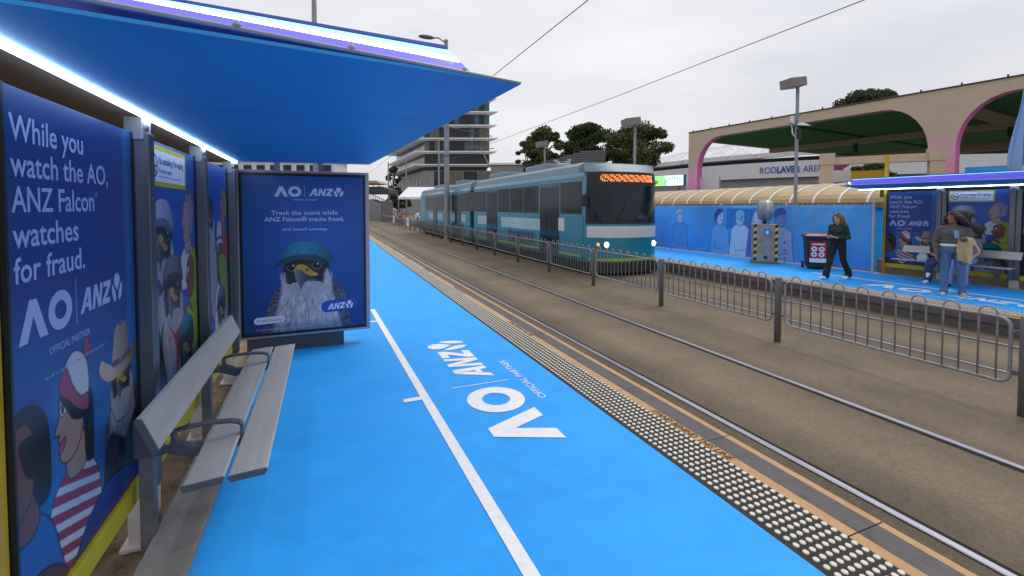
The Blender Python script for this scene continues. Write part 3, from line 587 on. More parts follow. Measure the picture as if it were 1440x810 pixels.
def shelter():
    base = (-.95, 3.8, 0); root = thing('tram_shelter', 'open blue-roofed tram shelter on the near platform with three crowd posters', 'tram shelter', base)
    posters = [(1.95, poster_one, 'poster of dark blue with white slogan above a cartoon crowd and falcon'), (3.20, poster_two, 'poster of capped falcons and cartoon spectators under a no-smoking sticker'), (4.45, poster_three, 'poster of a falcon and cartoon spectator in a sun hat')]
    WX = -.95
    for i, (y, fn, lab) in enumerate(posters):
        p = MB(); p.bx(WX - .03, WX - .003, y, y + PW, PZ, PZ + PH); po = p.build('poster_panel', 'print_back', root, label=lab)
        T = lambda u, v, y=y: (WX, y + u, PZ + v)
        link('poster_print', fn().mesh('poster_print', T, .80), po, local=True)
        Tt = lambda u, v, y=y: (WX + .0007, y + u, PZ + v)
        if i == 0:
            m = MB(); 
            for k, (s, w) in enumerate((('While you', .49), ('watch the AO,', .72), ('ANZ Falcon', .575), ('watches', .43), ('for fraud.', .475))):
                put_text(m, s, Tt, .045, 1.655 - k * .1195, .084, width=w, bold=.014)
            put_text(m, '\u00ae', Tt, .63, 1.655 - 2 * .1195 + .06, .022)
            m.build('slogan', 'pale_print', po, local=True); m = MB()
            put_logo(m, ao_polys(), Tt, .055, .965, .145); m.build('logo', 'pale_print', po, local=True); m = MB(); put_logo(m, anz_polys(), Tt, .47, .985, .105, sx=.92)
            m.build('logo', 'pale_print', po, local=True); m = MB(); m.flat([[(.437, .95), (.441, .95), (.441, 1.14), (.437, 1.14)]], Tt); m.build('logo_divider', 'pale_print', po, local=True); m = MB()
            put_text(m, 'OFFICIAL PARTNER', Tt, .235, .885, .028, width=.31); m.build('partner_line', 'pale_print', po, local=True); m = MB()
            put_text(m, 'Falcon\u00ae is a registered trademark of Fair Isaac Corporation', Tt, .20, .80, .013, width=.48)
            m.build('small_print', 'pale_print', po, local=True)
        if i == 1:
            s = MB(); s.bx(WX + .001, WX + .003, y + .0, y + .80, PZ + 1.56, PZ + 1.81); so = s.build('no_smoking_sticker', 'yellow_bar', po, local=True)
            m = MB(); Ts = lambda u, v, y=y: (WX + .004, y + u, PZ + v); m.flat([[(.03, 1.59), (.77, 1.59), (.77, 1.78), (.03, 1.78)]], Ts, 0)
            Tu = lambda u, v, y=y: (WX + .005, y + u, PZ + v)
            put_text(m, 'No smoking. No vaping.', Tu, .22, 1.70, .045, width=.52, mi=1, bold=.012); put_text(m, 'Penalties apply', Tu, .22, 1.645, .03, mi=1)
            m.flat([[(.22, 1.62), (.7, 1.62), (.7, 1.624), (.22, 1.624)]], Tu, 1)
            for q in range(24):
                a0, a1 = 2 * math.pi * q / 24, 2 * math.pi * (q + 1) / 24; f = lambda a, r: (.125 + r * math.cos(a), 1.685 + r * math.sin(a)); m.flat([[f(a0, .075), f(a1, .075), f(a1, .063), f(a0, .063)]], Tu, 1)
            m.flat([[(.07, 1.675), (.15, 1.675), (.15, 1.69), (.07, 1.69)], [(.155, 1.675), (.18, 1.675), (.18, 1.69), (.155, 1.69)], [(.075, 1.73), (.082, 1.738), (.178, 1.64), (.17, 1.632)]], Tu, 1)
            m.build('sticker_print', ['white_print', 'navy_print'], po, local=True)
        fr = MB()
        for y0, y1 in ((y - .012, y), (y + PW, y + PW + .012)): MB().bx(WX - .035, WX + .012, y0, y1, PZ - .0, PZ + PH).build('frame_strip', 'frame_black', po, local=True)
    for y in (3.0, 4.25, 5.5):
        p = MB(); p.bx(WX - .08, WX + .075, y + .013, y + .10, .16, 2.10); p.bx(WX - .08, WX + .05, y + .102, y + .186, .16, 2.085); po = p.build('upright', 'steel_post', root, bevel=.004)
        f = MB(); f.bx(WX - .07, WX + .05, y + .03, y + .15, -.17, .20); f.bx(WX - .1, WX + .085, y - .005, y + .18, -.165, -.14); f.build('post_foot', 'white_foot', root, bevel=.005)
        k = MB(); k.bx(WX - .03, WX + .055, y + .0, y + .125, 2.06, 2.182); ko = k.build('bracket', 'frame_alu', root, bevel=.006)
        bl = MB(); bl.lathe([(.018, 0), (.018, .01), (.01, .014)], (WX + .054, y + .045, 2.13), 8, M=Matrix.Rotation(R(90), 3, 'Y'))
        for z in (.45, 1.1, 1.75): bl.lathe([(.007, 0), (.006, .005)], (WX + .074, y + .05, z), 8, M=Matrix.Rotation(R(90), 3, 'Y'))
        bl.build('bolt', 'galv_dark', root)
    MB().bx(WX - .075, WX - .005, 1.86, 1.935, -.17, 3.05).build('yellow_post', 'yellow_post', root, bevel=.004)
    MB().bx(WX - .03, WX + .02, 1.95, 5.62, .165, PZ - .003).build('kick_rail', 'yellow_bar', root, bevel=.003)
    for k in range(6): MB().bx(WX - .42, WX - .32, 1.95 + k * .62, 1.95 + k * .62 + .6, -.17, -.02).build('base_block', 'concrete', root, bevel=.006)
    # roof: lower soffit panel, upper slab, lit edge
    Z0 = 2.235
    A, B, C, D = (.79, 1.84), (.51, 5.95), (-.875, 5.62), (-.875, 1.46)
    q4 = [(D[0], D[1], Z0 - .045), (*A, Z0), (*B, Z0), (C[0], C[1], Z0 - .045)]; MB().add(q4 + [(x, y, z + .012) for x, y, z in q4], [(3, 2, 1, 0), (4, 5, 6, 7), (0, 1, 5, 4), (1, 2, 6, 5), (2, 3, 7, 6), (3, 0, 4, 7)]).build('soffit_panel', 'canopy_blue', root)
    e = MB(); e.tube([(*A, Z0 + .008), (-1.9, 1.25, Z0 + .008)], .008, 6); e.tube([(*A, Z0 + .008), (*B, Z0 + .008)], .008, 6)
    for t in (.16, .42, .62, .84): e.ell((A[0] + (D[0] - A[0]) * t, A[1] + (D[1] - A[1]) * t + .01, Z0 + .02), (.012, .012, .012), 8, 6)
    e.build('edge_trim', 'canopy_edge', root)
    for y in (2.75, 3.75, 4.75): MB().add([(-.87, y, Z0 - .0463), (.55, y, Z0 - .0085), (.55, y + .005, Z0 - .0085), (-.87, y + .005, Z0 - .0463)], [(0, 1, 2, 3)]).build('soffit_seam', 'seam', root)
    MB().prism([(-.89, 1.25), (-.89, 5.9), (-1.9, 5.9), (-1.9, 1.25)], 'z', Z0 - .035, Z0 - .02).build('rear_soffit', 'soffit_brown', root)
    MB().bx(-1.95, -1.9, 1.25, 5.9, Z0 - .25, Z0 - .036).build('rear_beam', 'soffit_brown', root)
    MB().bx(-.889, -.862, 1.3, 5.6, Z0 - .062, Z0 - .047).build('light_strip', 'led_white', root, bevel=.004)
    tip = Vector((.505, 1.99, Z0 + .165)); l0 = Vector((-1.9, 1.24, Z0 + .014)); l1 = Vector((-1.9, 1.76, Z0 + .165))
    fe0, fe1 = Vector((.36, 5.9, Z0 + .014)), Vector((.34, 6.0, Z0 + .165))
    def strip(m, p0, p1, q0, q1, a, b, mi): m.add([p0.lerp(q0, a), p1.lerp(q1, a), p1.lerp(q1, b), p0.lerp(q0, b)], [(0, 1, 2, 3)], mi)
    bk = Vector((.56, 1.80, Z0 + .014))
    m = MB(); strip(m, l0, bk, l1, tip, 0, .42, 0); strip(m, bk, fe0, tip, fe1, 0, .86, 0); m.build('lit_fascia', 'fascia', root)
    m = MB(); strip(m, l0, bk, l1, tip, .60, .95, 0); m.build('cyan_band', 'led_cyan', root)
    m = MB(); q = [l0.lerp(l1, .5), (l0.lerp(l1, .5)).lerp(bk.lerp(tip, .5), .8), bk.lerp(tip, .52) + Vector((-.02, 0, 0)), bk.lerp(tip, .4) + Vector((.02, .05, -.005)), bk.lerp(tip, .25) + Vector((-.02, .10, -.01))]
    m.tube(q, [.012, .012, .010, .009, .006], 8); m.build('light_tube', 'led_white', root)
    m = MB(); strip(m, bk, fe0, tip, fe1, .88, .96, 0); m.build('light_line', 'led_cyan', root)
    for k in range(7):
        t = .08 + k * .14; o_ = bk.lerp(fe0, t).lerp(tip.lerp(fe1, t), .45); bm_ = MB(); bm_.ell((o_.x + .004, o_.y, o_.z), (.008, .008, .008), 6, 4); bm_.build('fascia_bolt', 'canopy_edge', root)
    MB().prism([(tip.x, tip.y), (fe1.x, fe1.y), (-1.9, 6.0), (-1.9, 1.76)], 'z', Z0 + .166, Z0 + .18).build('roof_slab', 'slab_top', root)
    return root
SH = shelter()

def bench():
    root = thing('bench', 'grey slatted metal bench fixed in front of the near shelter posters', 'bench', (-.6, 3.5, 0))
    y0, y1 = 2.42, 4.55
    def plank(name, c, w, tilt, t=.028, ys=(y0, y1)):
        M = lambda a, b: (c[0] + a * math.cos(tilt) - b * math.sin(tilt), c[1] + a * math.sin(tilt) + b * math.cos(tilt))
        prof = [(-w / 2, -.006), (-w / 2 + .012, -t), (w / 2 - .012, -t), (w / 2, -.008), (w / 2 - .006, 0), (-w / 2 + .006, 0)]
        m = MB(); m.prism([M(a, b) for a, b in prof], 'y', *ys); o = m.build(name, 'bench_slat', root, bevel=.002)
        for yy in (ys[0] - .011, ys[1]):
            e = MB(); e.prism([M(a * 1.01, b * 1.03) for a, b in prof], 'y', yy, yy + .011); e.build('end_cap', 'bench_dark', o, local=True)
    plank('seat_slat', (-.535, .452), .17, R(4)); plank('seat_slat', (-.355, .458), .165, R(3)); plank('backrest', (-.755, .685), .185, R(112), ys=(y0 + .02, y1 - .02))
    for y in (2.86, 4.12):
        m = MB(); pr = [(-.82, .60), (-.80, .70), (-.775, .70), (-.765, .58), (-.735, .47), (-.66, .43), (-.30, .436), (-.28, .425), (-.36, .40), (-.68, .375), (-.79, .42), (-.83, .5)]
        m.prism(pr, 'y', y - .02, y + .02); m.bx(-.92, -.78, y - .035, y + .035, .42, .60); m.build('bracket', 'bench_dark', root, bevel=.004)
        a = MB(); pts = [(-.76, y, .52), (-.70, y, .535), (-.60, y, .54), (-.50, y, .533), (-.458, y, .522), (-.443, y, .505), (-.445, y, .44)]
        for p, q in zip(pts, pts[1:]):
            p, q = Vector(p), Vector(q); mid = (p + q) / 2; d = q - p; ang = math.atan2(d.z, d.x); a.box(mid, (d.length + .008, .042, .012), 0, 0, Matrix.Rotation(-ang, 3, 'Y'))
        a.build('armrest', 'bench_dark', root)
        bl = MB(); bl.lathe([(.024, 0), (.022, .012), (.01, .016)], (-.775, y - .05, .50), 10, M=Matrix.Rotation(R(90), 3, 'Y')); bl.build('bolt_cap', 'yellow_bar', root)
        p = MB(); p.bx(-.90, -.84, y - .03, y + .03, -.17, .44); p.build('support_post', 'galv_dark', root)
    return root
BN = bench()

def ad_sign():
    Y = 5.95; x0, x1, z0, z1 = -.955, .505, .175, 2.135
    root = thing('advertising_panel', 'freestanding dark blue advertising panel with a falcon in a teal cap', 'advertising panel', ((x0 + x1) / 2, Y, 0))
    f = MB(); f.bx(x0, x1, Y, Y + .16, z0, z1); f.build('casing', 'frame_alu', root, bevel=.012)
    f = MB(); f.bx(x0 + .045, x1 - .045, Y - .006, Y - .0005, z0 + .03, z1 - .03); f.build('black_border', 'frame_black', root)
    w, h = (x1 - x0) - .15, (z1 - z0) - .13; T = lambda u, v, e=0.: (x0 + .075 + u, Y - .009 - e, z0 + .065 + v)
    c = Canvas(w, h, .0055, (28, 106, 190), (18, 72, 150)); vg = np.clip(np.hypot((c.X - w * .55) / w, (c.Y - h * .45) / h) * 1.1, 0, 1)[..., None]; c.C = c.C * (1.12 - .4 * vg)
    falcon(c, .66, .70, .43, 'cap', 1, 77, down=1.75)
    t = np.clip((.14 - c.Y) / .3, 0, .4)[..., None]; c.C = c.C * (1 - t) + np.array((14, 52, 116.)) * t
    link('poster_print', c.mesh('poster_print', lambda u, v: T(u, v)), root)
    m = MB(); T1 = lambda u, v: T(u, v, .0007)
    put_logo(m, ao_polys(), T1, .33, 1.59, .118); m.flat([[(.648, 1.59), (.651, 1.59), (.651, 1.72), (.648, 1.72)]], T1); put_logo(m, anz_polys(), T1, .70, 1.60, .088)
    put_text(m, 'OFFICIAL PARTNER', T1, w / 2, 1.545, .016, width=.26, align='c')
    put_text(m, 'Track the score while', T1, w / 2, 1.375, .050, width=.72, align='c', bold=.004); put_text(m, 'ANZ Falcon\u00ae tracks fraud.', T1, w / 2, 1.30, .050, width=.86, align='c', bold=.004)
    put_text(m, 'ANZ Falcon\u00ae technology.', T1, w / 2, 1.19, .030, width=.49, align='c'); put_text(m, 'Falcon\u00ae is a registered trademark of Fair Isaac Corporation', T1, .12, .035, .013, width=.58)
    m.build('lettering', 'white_print', root)
    def pill(a0, a1, b0, b1, e, rot=0):
        r = (b1 - b0) / 2; pts = arc(a1 - r, b0 + r, r, -90, 90, 10) + arc(a0 + r, b0 + r, r, 90, 270, 10); return [[(x, y + rot * (x - a0)) for x, y in pts]]
    m = MB(); m.flat(pill(.815, 1.225, .185, .325, 0, .05), lambda u, v: T(u, v, .002)); po = m.build('logo_pill', 'pill_blue', root)
    m = MB(); put_logo(m, anz_polys(), lambda u, v: T(u, v + .05 * (u - .815), .004), .885, .212, .075, sx=.9); m.build('logo', 'white_print', root)
    m = MB(); m.flat(pill(.10, .42, .105, .185, 0, .03), lambda u, v: T(u, v, .002)); m.build('search_pill', 'white_print', root)
    m = MB(); Tn = lambda u, v: T(u, v + .03 * (u - .1), .004); put_text(m, 'ANZ Security', Tn, .175, .13, .028, width=.215)
    for q in range(14):
        a0, a1 = 2 * math.pi * q / 14, 2 * math.pi * (q + 1) / 14; g = lambda a, r: (.14 + r * math.cos(a), .148 + r * math.sin(a)); m.flat([[g(a0, .016), g(a1, .016), g(a1, .012), g(a0, .012)]], Tn)
    m.flat([[(.150, .138), (.153, .141), (.166, .128), (.163, .125)]], Tn); m.build('search_lettering', 'navy_print', root)
    MB().bx(-.86, .19, Y + .02, Y + .14, 0, z0).build('plinth', 'plinth', root, bevel=.006)
    for x in (-.52, -.05): MB().bx(x - .03, x + .03, Y + .04, Y + .10, z1, 2.24).build('hanger_post', 'frame_alu', root)
    k = MB()
    for z in (.5, 1.15, 1.8):
        for x in (x0 + .022, x1 - .022): k.lathe([(.008, 0), (.006, .005)], (x, Y - .001, z), 8, M=Matrix.Rotation(R(90), 3, 'X'))
    k.build('bolt', 'galv_dark', root)
    return root
ad_sign()
# the opposite shelter and its bench are the same pieces turned round
sh2 = copy_tree(SH, label='tram shelter with violet-lit roof edge on the opposite platform, people waiting in it', loc=(2 * MIR + .95, 2 * MIRY - 3.8, 0), rz=math.pi)
bn2 = copy_tree(BN, label='grey metal bench on the opposite platform with two people sitting on it', loc=(2 * MIR + .6, 2 * MIRY - 3.5, 0), rz=math.pi)
for o in (SH, sh2): o['group'] = 'tram shelters'
for o in (BN, bn2): o['group'] = 'shelter benches'
# ------------------------------------------------------------------ hooped railing between the tracks
ORD = ['first', 'second', 'third', 'fourth', 'fifth', 'sixth', 'seventh', 'eighth', 'ninth', 'tenth', 'eleventh', 'twelfth', 'thirteenth', 'fourteenth', 'fifteenth', 'sixteenth', 'seventeenth', 'eighteenth', 'nineteenth', 'twentieth', 'twenty-first', 'twenty-second', 'twenty-third', 'twenty-fourth', 'twenty-fifth', 'twenty-sixth']
PITCHF = 2.62
def railing(detail):
    """one bay: post at the origin, panel running towards +y"""
    L = PITCHF; m = {}
    n = 10 if detail else 5
    p = MB(); p.lathe([(.047, -.02), (.047, .945), (.043, .96), (.02, .964)], n=12 if detail else 6); m['post'] = p.mesh('post', ['galv_dark'])
    y0, y1, z0, z1, r = .11, L - .11, .28, .92, .09; k = 5 if detail else 2
    cor = [(y1 - r, z0 + r, -90), (y1 - r, z1 - r, 0), (y0 + r, z1 - r, 90), (y0 + r, z0 + r, 180)]; pts = []
    for cy, cz, a in cor: pts += [(0, y, z) for y, z in arc(cy, cz, r, a, a + 90, k)]
    f = MB(); f.tube(pts, .0165, n, closed=True); m['frame'] = f.mesh('frame', ['galv'])
    h = MB(); w = .07; top = .94
    h.tube([(0, -w, z0 + .01), (0, -w, top)] + [(0, -w * math.cos(t), top + w * math.sin(t)) for t in [math.pi * i / (8 if detail else 4) for i in range(1, 8 if detail else 4)]] + [(0, w, top), (0, w, z0 + .01)], .0095, 8 if detail else 4)
    m['hoop_bar'] = h.mesh('hoop_bar', ['galv']); 
    b = MB(); b.bx(-.008, .008, -.05, .045, -.02, .02); b.tube([(-.02, 0, 0), (.02, 0, 0)], .012, 6)
    m['clamp'] = b.mesh('clamp', ['galv_dark']); return m
RD, RF = railing(True), railing(False)
for me in (RD, RF):
    for k in ('post', 'frame', 'hoop_bar'): me[k].polygons.foreach_set('use_smooth', [True] * len(me[k].polygons))
def fence_x(Y): return 6.17 + .022 * (Y - 2)
for k in range(26):
    Y = 2.12 + PITCHF * k; x = fence_x(Y); D = RD if k < 9 else RF
    lab = 'grey hooped railing panel and post, ' + ORD[k] + ' from the photo\'s right edge'
    t = thing('railing_panel', lab, 'railing', (x, Y, TZ), group='hooped railing between the tracks'); t.rotation_euler = (0, 0, -math.atan(.022))
    for nm in ('post', 'frame'): link(nm, D[nm], t, local=True)
    for yy, zz in ((.08, .40), (.08, .80), (PITCHF - .075, .40), (PITCHF - .075, .80)): link('clamp', D['clamp'], t, local=True).location = (0, yy, zz)
    for q in range(8):
        o = link('hoop_bar', D['hoop_bar'], t, local=True); o.location = (0, .11 + .17 + q * (PITCHF - .22 - .34) / 7, 0)
# notice boards tied to the far railing
for (k, zz, lab) in ((15.1, .52, 'white notice board with a red border tied to the far railing'), (19.3, .62, 'smaller white and red notice board farther along the railing')):
    Y = 2.12 + PITCHF * k; x = fence_x(Y) - .04; t = thing('notice_board', lab, 'sign', (x, Y, TZ))
    MB().bx(x - .03, x - .01, Y - .1, Y + 1.75, TZ + .25, TZ + 1.15).build('board', pm('board_red' + str(int(k)), srgb(176, 48, 84), .6).name, t)
    m = MB(); m.bx(x - .034, x - .031, Y - .05, Y + 1.42, TZ + .3, TZ + 1.08); m.build('sheet', 'white_print', t)
    m = MB()
    for i, zq in enumerate((.78, .62)): m.bx(x - .038, x - .036, Y + .15, Y + 1.2 - .2 * i, TZ + zq, TZ + zq + .05)
    m.build('text_line', 'navy_print', t)

# ------------------------------------------------------------------ tram on the far track
pm('tram_teal', srgb(20, 122, 148), .3, var=.12, scale=.5, coat=.4, stretch=(1, .3, 1)); pm('tram_light', srgb(150, 190, 205), .3, var=.12, scale=.8, coat=.4)
pm('tram_roof', srgb(118, 136, 150), .5, var=.1, scale=1); pm('tram_skirt', srgb(34, 36, 42), .6); pm('tram_lime', srgb(150, 180, 40), .4)
pm('tram_white', srgb(196, 200, 206), .3, var=.06, coat=.4); pm('bellows', srgb(30, 30, 34), .85); pm('headlight', (.9, .9, .85), .2, emit=(1, .95, .8), estr=3); pm('marker', (.8, .25, .05), .3, emit=(1, .3, .08), estr=1.5)
pm('led_orange', (.9, .3, .05), .4, emit=(1, .27, .05), estr=1.6); pm('tram_deep', srgb(14, 62, 96), .35, var=.15, coat=.4, scale=.6)
def tram():
    CX, yf, ye = 8.37, 11.0, 36.8; W = 1.27; NB = yf + .62
    root = thing('tram', 'teal wrapped tram with grey roof passing on the far track', 'tram', (CX, (yf + ye) / 2, TZ))
    def seg(y0, y1, tag_):
        m = MB(); prof = [(-W + .03, .08), (-W, .2), (-W, 2.62), (-W + .05, 2.76), (W - .05, 2.76), (W, 2.62), (W, .2), (W - .03, .08)]
        m.prism([(CX + a, b) for a, b in prof], 'y', y0, y1); m.build('body', 'tram_teal', root)
        r = MB(); pr = [(-W + .06, 2.762), (-W + .10, 2.98), (-W + .3, 3.1), (W - .3, 3.1), (W - .1, 2.98), (W - .06, 2.762)]; r.prism([(CX + a, b) for a, b in pr], 'y', y0 + (.5 if tag_ == 0 else .1), y1 - .1); r.build('roof', 'tram_roof', root)
        s = MB(); s.bx(CX - W + .06, CX + W - .06, y0, y1, -.2, .078); s.build('skirt', 'tram_skirt', root)
        l = MB(); l.bx(CX - W - .003, CX - W + .02, y0 + .3, y1 - .3, .2, .27); l.build('lime_stripe', 'tram_lime', root)
    ym = 22.9; seg(NB, ym - .35, 0); seg(ym + .35, ye, 1)
    bel = MB()
    for i in range(7): bel.bx(CX - W + .1 - .03 * (i % 2), CX + W - .1, ym - .35 + i * .1, ym - .25 + i * .1, .0, 2.7 + .03 * (i % 2))
    bel.build('bellows', 'bellows', root)
    sx = CX - W
    for yy in (NB + .12, 15.05, 17.6, 19.1, 26.2, 28.9, 31.6, 34.6): MB().bx(sx - .0045, sx + .01, yy, yy + .018, .1, 1.46).build('panel_gap', 'tram_skirt', root)
    MB().bx(sx - .012, sx + .01, NB, ye, 2.60, 2.64).build('rain_gutter', 'tram_roof', root)
    # windows, doors and wrap panels along the visible side
    def pane(y0, y1, z0=1.5, z1=2.5, mat='glass_dark', name='window'):
        fr = MB(); fr.bx(sx - .003, sx + .02, y0, y1, z0, z1); f = fr.build(name, 'frame_black', root)
        g = MB(); g.bx(sx - .008, sx + .0, y0 + .04, y1 - .04, z0 + .04, z1 - .04); g.build('pane', 'tram_glass', f)
    def door(y0):
        d = MB(); d.bx(sx - .004, sx + .03, y0, y0 + 1.5, .12, 2.52); do = d.build('door', 'tram_deep', root)
        for a in (.06, .78):
            g = MB(); g.bx(sx - .01, sx, y0 + a, y0 + a + .66, .35, 2.4); g.build('pane', 'tram_glass', do)
    y = NB + .25
    plan = ['w', 'd', 'w', 'w', 'w', 'd', 'w', 'w']; 
    for base in (NB + .2, ym + .55):
        y = base
        for t in plan:
            if t == 'w': pane(y, y + 1.36); y += 1.42
            else: door(y); y += 1.58
    for (y0, y1, z0, z1, mat) in ((12.9, 13.4, .95, 1.36, 'tram_white'), (14.2, 18.6, .88, 1.3, 'tram_light'), (20.2, 21.9, .9, 1.3, 'tram_light'), (24.1, 27.2, .9, 1.32, 'tram_light'), (29.5, 33.4, .9, 1.32, 'tram_light'), (15.2, 17.8, .3, .8, 'tram_deep'), (24.5, 27.0, .3, .8, 'tram_deep')):
        MB().bx(sx - .006, sx + .01, y0, y1, z0, z1).build('wrap_panel', mat, root)
    # rounded nose
    def nose(z0, z1, off, smin, smax, name, mat, nz=4, emi=None):
        m = MB(); ns = 14
        for j in range(nz + 1):
            z = z0 + (z1 - z0) * j / nz; rake = .13 * max(0, z - 1.1) ** 1.15 if z < 2.76 else .22 + (z - 2.76) * 1.2
            for i in range(ns + 1):
                s = smin + (smax - smin) * i / ns; m.v.append((CX + s * (W + off) * (1 - .0 * z), yf - off + rake + (NB - yf) * abs(s) ** 3.2 * (1 - rake / .8), z))
        for j in range(nz):
            for i in range(ns): a = j * (ns + 1) + i; m.f.append((a, a + 1, a + ns + 2, a + ns + 1)); m.m.append(0)
        return m.build(name, mat, root, smooth=True)
    nose(.1, 1.22, 0, -1, 1, 'nose_panel', 'tram_teal'); nose(1.22, 2.76, 0, -1, 1, 'nose_panel', 'tram_skirt'); nose(2.76, 3.02, 0, -1, 1, 'nose_panel', 'tram_roof')
    nose(-.2, .12, .015, -.97, .97, 'bumper', 'tram_skirt'); nose(.82, 1.16, .006, -.98, .98, 'nose_band', 'tram_white'); nose(1.28, 2.36, .006, -.95, .95, 'windscreen', 'tram_glass'); nose(.14, .22, .006, -.96, .96, 'lime_stripe', 'tram_lime')
    nose(2.42, 2.72, .006, -.8, .8, 'display_glass', 'frame_black')
    m = MB()
    for i in range(46):
        s = -.72 + 1.44 * i / 45
        for j in range(5):
            if (i * 7 + j * 3 + (i // 4)) % 4 == 0: continue
            z = 2.47 + j * .043; rake = .13 * (z - 1.1) ** 1.15; yy = yf + rake - .014 + (NB - yf) * abs(s) ** 3.2 * (1 - rake / .8); x = CX + s * W; m.bx(x - .011, x + .011, yy, yy + .006, z, z + .03)
    m.build('destination_display', 'led_orange', root)
    for s in (-.66, .66):
        for ds, mt, nm, rr in ((0, 'headlight', 'headlight', .085), (.15 * (1 if s > 0 else -1), 'marker', 'indicator_light', .05)):
            q = s + ds; yy = yf + (NB - yf) * abs(q) ** 3.2; h = MB(); h.lathe([(rr + .02, -.02), (rr + .02, .012), (rr, .016)], (CX + q * W, yy, .62), 14, M=Matrix.Rotation(R(90), 3, 'X')); ho = h.build(nm, 'galv', root)
            g = MB(); g.lathe([(rr, 0), (rr * .8, .02), (rr * .3, .03)], (CX + q * W, yy - .014, .62), 14, M=Matrix.Rotation(R(90), 3, 'X')); g.build('lens', mt, ho)
    w = MB()
    for s in (-.45, .3): w.tube([(CX + s * W, yf - .01, 1.26), (CX + (s + .28) * W, yf + .07, 1.85)], .012, 5)
    w.build('wiper', 'black_metal', root)
    mr = MB(); mr.box((sx - .16, yf + .45, 1.9), (.1, .06, .34)); mr.tube([(sx, yf + .6, 2.1), (sx - .15, yf + .45, 2.05)], .015, 6); mr.build('mirror', 'black_metal', root)
    for y0 in (15.2, 19.6, 26, 32):
        e = MB(); e.bx(CX - .8, CX + .8, y0, y0 + 1.9, 3.09, 3.34); e.build('roof_unit', 'tram_roof', root, bevel=.05)
    pg = MB(); z = 3.1; pg.tube([(CX, 25, z), (CX, 23.9, 4.1), (CX, 25.2, 5.15)], .03, 6); pg.tube([(CX - .8, 25.2, 5.16), (CX + .8, 25.2, 5.16)], .025, 6); pg.build('pantograph', 'galv_dark', root)
    for y0 in (14.2, 16.0, 20.4, 25.2, 31.9, 33.7):
        for xx in (7.625, 9.13):
            wv = MB(); wv.lathe([(.3, -.06), (.33, -.05), (.33, .05), (.3, .06)], (xx, y0, TZ + .345), 20, M=Matrix.Rotation(R(90), 3, 'Y')); wv.build('wheel', 'rail_side', root)
    return root
tram()

# ------------------------------------------------------------------ overhead wires and poles
for x, lab in ((4.12, 'thin overhead contact wire above the near track'), (8.42, 'thin overhead contact wire above the far track')):
    m = MB(); m.tube([(x, y, 5.2 - .0006 * ((y - 12) % 30 - 15) ** 2 * .3) for y in range(-8, 150, 4)], .009, 5); m.build('contact_wire', 'wire', label=lab, cat='wire')
def tall_pole(name, base, h, r, label, arm=None):
    t = thing(name, label, 'pole', base); x, y, z = base
    m = MB(); m.lathe([(r * 1.7, 0), (r * 1.7, .06), (r, .08), (r, h * .5), (r * .72, h)], (x, y, z), 14); m.build('shaft', 'galv', t, smooth=40)
    m = MB(); m.lathe([(r * 1.15, h * .42), (r * 1.15, h * .42 + .12)], (x, y, z), 12); m.build('band', 'galv_dark', t)
    if arm:
        a = MB(); a.tube([(x, y, z + h - .2), (x + arm * .5, y, z + h + .05), (x + arm, y, z + h)], .045, 8); a.build('arm', 'galv', t)
        hd = MB(); hd.ell((x + arm * 1.25, y, z + h), (.5, .2, .12), 14, 8); hd.build('lamp_head', 'galv_dark', t, smooth=True)
    return t
Y = 27.2; X = fence_x(Y) + .12
tp = tall_pole('lamp_pole', (X, Y, TZ), 12.1, .16, 'tall galvanised lamp pole rising from the railing in front of the tram', arm=-.95)
br = MB(); br.tube([(X, Y, 6.6), (X + 2.9, Y, 6.2)], .03, 6); br.tube([(X, Y, 7.3), (X + 2.3, Y, 6.35)], .012, 4); br.tube([(X + 1.8, Y, 6.3), (X + 1.7, Y, 5.25)], .02, 5); br.tube([(X, Y, 6.6), (X - 2.9, Y, 6.1)], .03, 6); br.tube([(X - 2.5, Y, 6.1), (X - 2.6, Y, 5.25)], .02, 5); br.build('wire_bracket', 'wire', tp)
for (u, v0, d, lab) in ((617, 195, 62, 'thin grey pole standing in front of the office block'), (571, 215, 75, 'thin grey pole by the left corner of the office block'), (546, 228, 80, 'thin grey pole left of the office block near dark trees')):
    p = P(u, v0, d); tall_pole('utility_pole', (p.x, p.y, TZ), p.z - TZ, .14, lab)
p = P(441, -40, 10.5); tall_pole('utility_pole', (p.x, p.y, TZ), p.z - TZ, .07, 'grey pole sticking up behind the near shelter roof')
